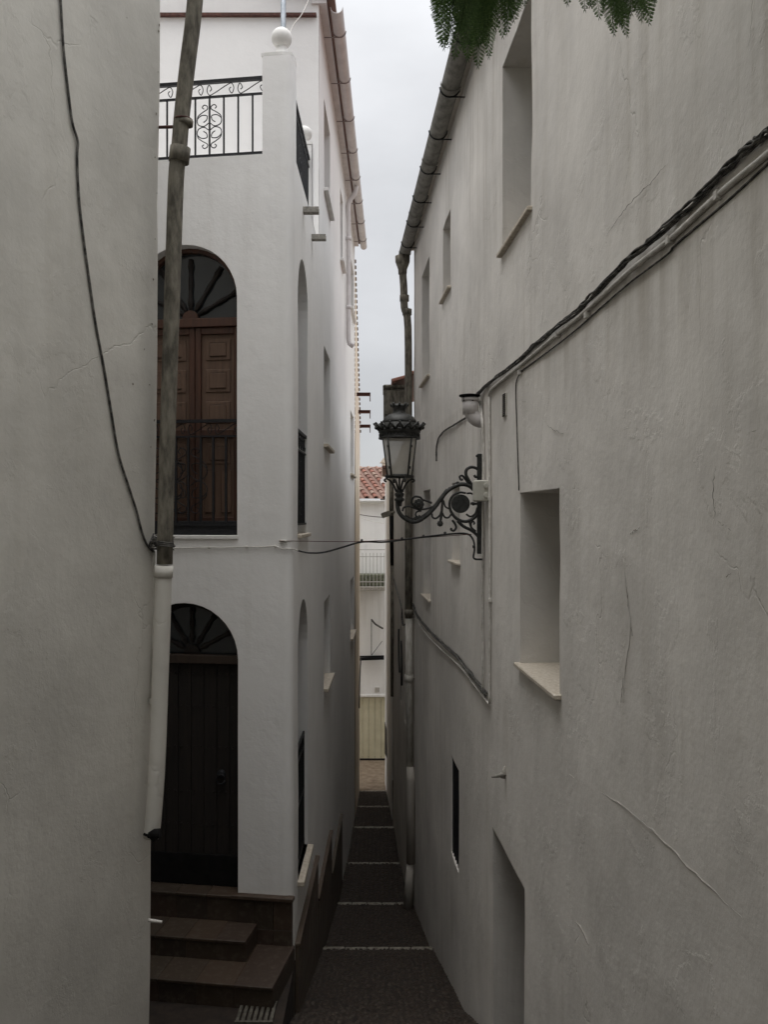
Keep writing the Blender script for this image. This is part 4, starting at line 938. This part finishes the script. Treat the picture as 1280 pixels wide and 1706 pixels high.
m = MB(); m.tube(spline([P(465, 901, 8.95), P(500, 901.5, 9.0), P(600, 902, 8.8), P(700, 896, 8.5), P(786, 890, 8.1)], 6), .0035, 5); tag(obj('support_wire', m, M['rust']), 'thin straight wire stretched above the black cable across the alley', 'wire')
m = MB(); wp = [(262, 915), (288, 913), (310, 913), (349, 912), (380, 912), (411, 911), (440, 911), (459, 910), (470, 914), (484, 914)]
m.tube(spline([PC.pt(a_, b_, .012) for a_, b_ in wp] + [P(497, 917.5, 9.1)], 5), .006, 6)
for a_, b_ in ((349, 912), (411, 911), (459, 910)): m.sphere(PC.pt(a_, b_, .012), .014, 8, 6)
m.tube([PC.pt(466, 901, .01), PC.pt(478, 901, .012)], .012, 6)
tag(obj('white_cable', m, M['white_cable']), 'thin white cable clipped along the corner house front below the balcony sill', 'cable')
m = MB(); m.tube(spline([Vector((-.92, 11.9, 7.0)), P(505, 20, 11.6), P(490, 40, 11.5), P(482, 58, 11.4), P(478, 80, 11.3)], 5), .006, 6); tag(obj('thin_cable', m, M['white_cable']), 'thin pale cable looping from the eave down behind the stone ball', 'cable')

# ------------------------------------------------------------------ tiles helper
def tiles(m, o, along, up, W, L, pitch=.2, tl=.36, lift=.03):
    along = Vector(along).normalized(); ul = Vector(up).normalized(); n = along.cross(ul).normalized()
    if n.z < 0: n = -n
    nc = int(W / pitch); nr = int(L / (tl * .8))
    m.add([o, o + along * W, o + along * W + ul * L, o + ul * L], [(0, 1, 2, 3)])
    for c_ in range(nc):
        for r_ in range(nr):
            b = o + along * (pitch * (c_ + .5)) + ul * (r_ * tl * .8) + n * rnd.uniform(0, .006) + along * rnd.uniform(-.008, .008); vs = []
            for e, (d_, rr, hh) in enumerate(((0, .078, lift), (tl, .062, .0))):
                for k in range(7):
                    a_ = math.pi * k / 6; vs.append(b + ul * d_ + along * (rr * math.cos(a_)) + n * (rr * .85 * math.sin(a_) + hh))
            m.add(vs, [(k, k + 1, 8 + k, 7 + k) for k in range(6)], True)
            m.add([v + ul * -.001 for v in vs[:7]] + [v - n * .018 for v in vs[:7]], [(k, k + 1, 8 + k, 7 + k) for k in range(6)])

# ------------------------------------------------------------------ second house on the left, beyond
LH = thing('cream_house', (-.9, 24.6, -7.9), 'narrow cream house at the far left end of the alley with a sloping tiled verge', 'house')
PL = Path([(sideX(22.85) + .01, 22.85), (-.705, 26.35), (-4, 26.5)], {1: .08})
sl_ = PL.sY(26.25)
m = skin(PL, [(0, -8.2), (PL.L, -8.2), (PL.L, 2.4), (sl_, 2.4), (0, 6.4)], [], .3, .005, seed=12); m.prism([(-5, 22.9, -8.2), (-.95, 22.9, -8.2), (-.95, 26.2, -8.2), (-5, 26.3, -8.2)], (0, 0, 10.4)); obj('wall', m, M['pl_cream'], LH)
m = MB()
for k in range(34):
    t_ = k / 33; y = 22.9 + 3.45 * t_; z = 6.45 - 4.0 * t_; x = sideX(y) + .03
    m.cbox((x - .385, y, z), (.78, .105, .04), .01, (Vector((1, 0, 0)), Vector((0, .80, -.6)), Vector((0, .6, .80))))
obj('roof', m, tilemat('old_grey_tile', [(.12, .09, .07), (.18, .12, .09), (.10, .085, .07)]), LH)
for i, (px, py, Y) in enumerate(((593, 657, 23.9), (599, 686, 25.2), (601, 710, 26.2))):
    q = P(px, py, Y); tipx = (617.5 - 640) / F * Y; m = MB(); L_ = tipx - q.x + .2
    m.box(q + Vector((L_ / 2 - .2, 0, .035)), (L_, .1, .018)); m.box(q + Vector((L_ / 2 - .2, 0, -.035)), (L_, .1, .018)); m.box(q + Vector((L_ / 2 - .2, 0, 0)), (L_, .012, .055)); m.tube([(tipx - .02, Y, q.z + .04), (tipx - .01, Y, q.z - .19)], .012, 5)
    lb = ('rusty steel beam end jutting from the cream verge, highest of the three', 'rusty steel beam end jutting from the cream verge, middle of the three', 'rusty steel beam end jutting from the cream verge, lowest of the three')[i]
    tag(obj('steel_beam', m, M['rust']), lb, 'beam', 'steel beams on the cream house')
m = MB(); q = PL.pt(599.5, 1160, .02); m.tube(spline([PL.pt(602 - 1.5, 1098, .03), PL.pt(598, 1130, .03), PL.pt(597, 1180, .03)], 5), .018, 6); tag(obj('black_cable', m, M['black_rubber']), 'short black cable hanging down the far end of the cream house', 'cable')

# ------------------------------------------------------------------ right-hand houses further down
OH = thing('grimy_house', (.8, 19, -7.4), 'low grimy plastered house behind the street lamp with a dark stone eave', 'house')
x2 = lambda y: .990 - .034 * y
PO = Path([(x2(22.5), 22.5), (x2(15.22), 15.22), (x2(15.22) + 1.2, 15.225)])
so_ = PO.sY
hw = rect(so_(19.6), so_(18.9), -4.4, -2.6)
m = skin(PO, [(0, -8.2), (PO.L, -8.2), (PO.L, 1.62), (0, 1.2)], [(rect(so_(19.0), so_(18.3), -3.9, -2.3), .2), (rect(so_(17.6), so_(17.0), -4.0, -2.9), .2)], .25, .01, seed=15); m.prism([(.6, 15.4, -8.2), (5, 15.4, -8.2), (5, 22.45, -8.2), (.5, 22.45, -8.2)], (0, 0, 9.6)); obj('wall', m, M['pl_old'], OH)
winpart(OH, PO, so_(19.0), so_(18.3), -3.9, -2.3, .2, False, None, wmat='wood_dark'); winpart(OH, PO, so_(17.6), so_(17.0), -4.0, -2.9, .2, False, None, wmat='wood_dark')
m = MB(); m.cbox((.22, 15.9, 1.93), (.46, 1.0, .50), .05); m.cbox((.20, 15.9, 2.2), (.44, 1.06, .06), .02)
m.cbox((.30, 15.9, 1.60), (.30, .9, .2), .04); obj('cornice', m, M['weathered'], OH)
m = MB(); tiles(m, Vector((.16, 15.3, 2.24)), (0, 1, 0), (.9, 0, .36), 4.0, 2.2); obj('roof', m, M['rooftile'], OH)
m = MB(); q = P(653, 800, 22.2); m.tube([P(652, 780, 22.2), P(652.5, 862, 22.2)], .055, 10); m.tube([P(654.5, 940, 22.2), P(655, 1160, 22.2)], .06, 10); DPp = obj('downpipe', m, M['weathered'], OH)
m = MB(); m.tube([P(653, 860, 22.2), P(654.5, 942, 22.2)], .062, 10); obj('pipe_sleeve', m, M['black_paint'], DPp)
m = MB(); q = P(643, 857, 21.5); m.cbox(q, (.22, .2, .13), .02, (Vector((.94, 0, .34)), Vector((0, 1, 0)), Vector((-.34, 0, .94)))); m.tube([q + Vector((.06, 0, .02)), q + Vector((.22, 0, .06))], .03, 8); tag(obj('wall_bracket', m, M['weathered']), 'small dark bracket box fixed by the black downpipe at the alley end', 'bracket')
m = MB(); m.tube(spline([PO.pt(657, 1050 - 90, .03), PO.pt(664, 985, .03), PO.pt(671, 1010, .03), PO.pt(675, 1040, .04)], 5), .014, 6); m.tube(spline([PO.pt(674, 1015, .05), PO.pt(674.5, 1040, .05), PO.pt(684, 1038, .05)], 5), .014, 6); tag(obj('loose_cable', m, M['aged_cable']), 'loose dark cable looped on the grimy wall behind the long downpipe', 'cable')
m = MB(); m.tube(spline([PO.pt(667, 1048, .03), PO.pt(667, 1090, .03), PO.pt(668.5, 1120, .03)], 4), .02, 6); tag(obj('hanging_cable', m, M['black_rubber']), 'short thick black cable on the grimy wall, the farther and higher of a pair', 'cable', 'black cables on the grimy wall'); m = MB(); m.tube(spline([PO.pt(671, 1068, .03), PO.pt(672, 1100, .03), PO.pt(672, 1142, .03)], 4), .02, 6); tag(obj('hanging_cable', m, M['black_rubber']), 'short thick black cable on the grimy wall, the nearer and lower of a pair', 'cable', 'black cables on the grimy wall')

EH = thing('end_house', (.6, 24.8, -7.9), 'white house end at the far right mouth of the alley, cleaner than its neighbour', 'house')
PE = Path([(3.5, 27.3), (.02, 27.15), (.21, 22.55)], {1: .3})
m = skin(PE, [(0, -8.2), (PE.L, -8.2), (PE.L, 1.15), (0, 1.15)], [], .3, .006, seed=18); m.prism([(.55, 22.5, -8.2), (4, 22.5, -8.2), (4, 26.9, -8.2), (.45, 26.9, -8.2)], (0, 0, 9.3)); obj('wall', m, M['pl_far'], EH)
m = MB(); m.cbox((1.9, 24.9, 1.2), (3.9, 4.9, .08), .02); obj('roof', m, M['rooftile'], EH)
m = MB(); a_ = PE.pt(642, 1230, -.02); fb = [PE.pt(641.5, 1203, .012), PE.pt(644.5, 1215, .012), PE.pt(645, 1262, .012), PE.pt(641.5, 1255, .012)]; m.prism(fb, (.04, 0, 0)); obj('doorway', m, M['wood_dark'], EH)

# ------------------------------------------------------------------ house across the street
FH = thing('facing_house', (0, 29.6, -8), 'white house facing the alley end with a balcony and a beige garage door', 'house')
PF = Path([(-5, 29.35), (5, 29.35)])
m = skin(PF, [(0, -8.2), (PF.L, -8.2), (PF.L, .42), (0, .42)], [(rect(3.9, 5.3, -8.0, -5.93), .1)], .4, .006, seed=21); m.prism([(-5, 29.9, -8.2), (5, 29.9, -8.2), (5, 36, -8.2), (-5, 36, -8.2)], (0, 0, 8.5)); obj('wall', m, M['pl_far'], FH)
m = MB(); m.cbox((0, 29.28, .40), (10, .2, .06), .01); m.cbox((0, 29.24, .46), (10, .28, .05), .01); obj('cornice', m, M['white_paint'], FH)
m = MB(); tiles(m, Vector((-3.0, 29.1, .53)), (1, 0, 0), (-.69, 2.9, .92), 6.0, 4.2, .29, .5); obj('roof', m, M['rooftile'], FH)
G = MB()
for k in range(7): a_, b_ = 3.9 + 1.4 * k / 7, 3.9 + 1.4 * (k + 1) / 7; fbox(G, a_ + .004, b_ - .004, -7.95, -5.93, .05, .04, PF, .008)
gd = obj('garage_door', G, M['garage'], FH)
m = MB(); fbox(m, 3.82, 5.4, -5.93, -5.86, .0, .08, PF); fbox(m, 5.24, 5.3, -8, -5.93, 0, .06, PF); obj('door_frame', m, M['white_paint'], gd)
m = MB(); fbox(m, 3.9, 5.3, -8.05, -7.94, .03, .04, PF); obj('threshold', m, M['wood_dark'], gd)
m = MB(); fbox(m, 4.70, 4.86, -5.78, -5.60, -.01, .02, PF); ml_ = obj('meter_plate', m, M['white_paint'], FH)
m = MB()
for k in range(4): fbox(m, 4.715 + .036 * k, 4.735 + .036 * k, -5.76, -5.62, -.022, .004, PF, .001)
obj('louvre', m, M['grey_stone'], ml_)
# balcony
B_ = MB(); fbox(B_, 3.6, 5.05, -2.40, -2.28, -.35, .9, PF, .01); bal = obj('balcony', B_, M['grey_stone'], FH)
m = MB(); fbox(m, 3.6, 5.05, -2.28, -1.9, -.3, .6, PF, .02); obj('planter_box', m, simple('mossy_planter', (.05, .055, .035), (.16, .17, .12), 14, .9), bal)
m = MB()
for z in (-1.10, -1.32, -2.12): fbox(m, 3.6, 5.05, z - .012, z + .012, -.78, .024, PF, .002)
k = 0
while k < 13: fbox(m, 3.63 + .115 * k - .009, 3.63 + .115 * k + .009, -2.3, -1.2, -.78, .018, PF, .002); k += 1
obj('balcony_railing', m, simple('grey_railing_paint', (.34, .33, .31), (.44, .43, .41), 8, .5), bal)
m = MB(); m.tube([P(598, 1098, 29.2), P(640, 1096.5, 29.2)], .05, 8); m.tube([P(598, 1094, 29.25), P(640, 1093, 29.25)], .025, 8); tag(obj('awning_roller', m, M['black_paint']), 'dark rolled awning bar across the facing house above the garage door', 'awning')
m = MB(); m.tube(spline([P(619, 1032, 29.2), P(626, 1040, 29.1), P(638, 1047, 28.9)], 4), .03, 6); m.tube([P(619, 1032, 29.25), P(619, 1092, 29.25)], .012, 5); m.tube([P(619, 1092, 29.25), P(637, 1068, 29.2)], .010, 5); tag(obj('wall_bracket', m, M['aged_cable']), 'thin bent metal arm on the white wall below the balcony', 'bracket')
m = MB(); m.tube(spline([P(598, 857, 28.9), P(618, 860, 28.6), P(640, 862, 28.2)], 5), .014, 5); tag(obj('thin_cable', m, M['aged_cable']), 'dark cable crossing the facing house under its eave', 'cable')
m = MB(); m.tube(spline([P(602, 863, 29.1), P(618, 868, 29.0), P(640, 872, 28.9)], 5), .007, 5); tag(obj('thin_cable', m, M['white_cable']), 'fainter grey wire drooping below the dark cable on the facing house', 'cable')
GH = thing('white_gable', (1.2, 31.5, -8), 'white gable wall with a small chimney behind the street lamp', 'house')
m = MB(); m.prism([(-.12, 30.6, -8), (3.5, 30.6, -8), (3.5, 30.6, 1.35), (.0, 30.6, 1.30), (-.12, 30.6, 1.2)], (0, 4, 0)); obj('wall', m, M['pl_far'], GH)
m = MB(); m.cbox((-.0, 31.2, 1.55), (.14, .3, .55), .01); m.prism([(-.14, 31.0, 1.80), (.14, 31.0, 1.80), (0, 31.0, 1.98)], (0, .4, 0)); obj('chimney', m, M['stone'], GH)

# ------------------------------------------------------------------ tree whose feathery fronds hang over the alley
TR = thing('feathery_tree', (.5, -2.6, -1.6), 'feathery green tree whose fronds hang into view above the right wall', 'tree')
m = MB()
m.tube(spline([(.5, -2.6, -1.7), (.52, -2.5, -.5), (.45, -2.3, .8), (.5, -1.9, 1.9), (.5, -1.2, 2.8)], 6), [.17 - .09 * i / 24 for i in range(25)], 12); obj('trunk', m, M['bark'], TR)
m = MB()
limbs = [[(.5, -1.9, 1.9), (.3, -.6, 2.7), (.25, 1.0, 2.65), (.30, 2.3, 2.05)], [(.5, -1.9, 1.9), (.8, -.5, 2.6), (.9, 1.0, 2.5), (.75, 2.2, 1.95)], [(.5, -1.9, 1.9), (-.4, -.8, 2.9), (-.8, .4, 3.0)], [(.5, -1.9, 1.9), (1.0, -1.2, 2.9), (1.2, -.4, 3.1)], [(.5, -1.2, 2.8), (.2, -1.0, 3.5), (-.6, -1.6, 4.1)], [(.5, -1.2, 2.8), (.5, -.2, 3.5), (.6, .9, 3.7)]]
for l in limbs: q = spline(l, 6); m.tube(q, [.05 - .038 * i / (len(q) - 1) for i in range(len(q))], 8)
obj('limbs', m, M['bark'], TR)
def frond(m, b, tip, hw, bend, r, dense=1.0, lf=1.0):
    """twice-pinnate leaf: rachis, pinnae, tiny leaflets"""
    b = Vector(b); tip = Vector(tip); L = (tip - b).length; mid = (b + tip) / 2 + Vector(bend); ax = (tip - b).normalized()
    pts = spline([b, mid, tip], 12); m.tube(pts, [.0028 - .002 * i / 24 for i in range(25)], 4, False)
    sd = ax.cross(Vector((r.uniform(-1.2, 1.2), -1, r.uniform(-.3, .3)))).normalized(); nf = sd.cross(ax)
    npn = int(L / .0085 * dense)
    for k in range(npn):
        t_ = (k + .5) / npn; i = min(23, int(t_ * 24)); p = pts[i].lerp(pts[i+1], t_ * 24 - i); ta = (pts[i+1] - pts[i]).normalized()
        l_ = hw * (math.sin(math.pi * min(1, .12 + t_ * .9)) ** .6) * r.uniform(.85, 1.1)
        for s_ in (-1, 1):
            d = (sd * s_ * .85 + ta * .55 + nf * r.uniform(-.12, .12)).normalized(); e = p + d * l_; q = d.cross(nf).normalized(); nl = max(4, int(l_ / (.0038 * lf)))
            for j in range(nl):
                u = (j + .5) / nl; c = p + d * (l_ * u) - nf * (.25 * l_ * u * u * .5); ll = .0135 * lf * (1.15 - .6 * u)
                for s2 in (-1, 1):
                    w_ = (q * s2 * .62 + d * .8).normalized(); x = d * .0017 * lf
                    m.add([c, c + w_ * ll * .5 + x, c + w_ * ll, c + w_ * ll * .5 - x], [(0, 1, 2, 3)])
rf = random.Random(11); m = MB()
def FT(px, py, Y): return P(px, py, Y)
spec = [((812, -140), (797, 112)), ((790, -130), (757, 98)), ((770, -120), (740, 82)), ((760, -140), (731, 45)), ((830, -120), (815, 96)), ((845, -130), (838, 62)), ((850, -110), (856, 36)), ((800, -150), (780, 100)), ((785, -150), (768, 60)), ((815, -140), (805, 70)),
        ((900, -110), (874, 10)), ((930, -120), (946, 8)), ((985, -120), (1000, 30)), ((1000, -120), (1024, 58)), ((1020, -120), (1046, 60)), ((1035, -110), (1070, 36)), ((1050, -120), (1083, 40)), ((975, -110), (975, 18)), ((1010, -140), (1035, 40)), ((1060, -120), (1062, 20))]
spec = spec + [((a[0] + rf.uniform(-14, 14), a[1] - 10), (b[0] + rf.uniform(-10, 10), b[1] - rf.uniform(5, 55))) for a, b in spec for _ in range(3)]
for (a_, b_) in spec:
    Y = rf.uniform(2.35, 2.75); frond(m, FT(a_[0], a_[1], Y - .12), FT(b_[0], b_[1], Y), .045, (rf.uniform(-.02, .02), rf.uniform(-.04, .02), .03), rf)
for k in range(420):  # unseen canopy, added dense to hold light off the lower walls
    y = rf.uniform(-3.4, 2.7); p = Vector((rf.uniform(-1.3, 1.25), y, rf.uniform(max(.62 * y + .75, 1.9), 4.3))); d = Vector((rf.uniform(-1, 1), rf.uniform(-1, .6), rf.uniform(-.5, .2))).normalized() * rf.uniform(.4, .7)
    tip = p + d
    if tip.z < .60 * max(tip.y, 0) + .5: tip.z = .60 * max(tip.y, 0) + .55
    frond(m, p, tip, .13, (0, 0, .08), rf, .28, 2.6)
obj('foliage', m, M['leaf'], TR)
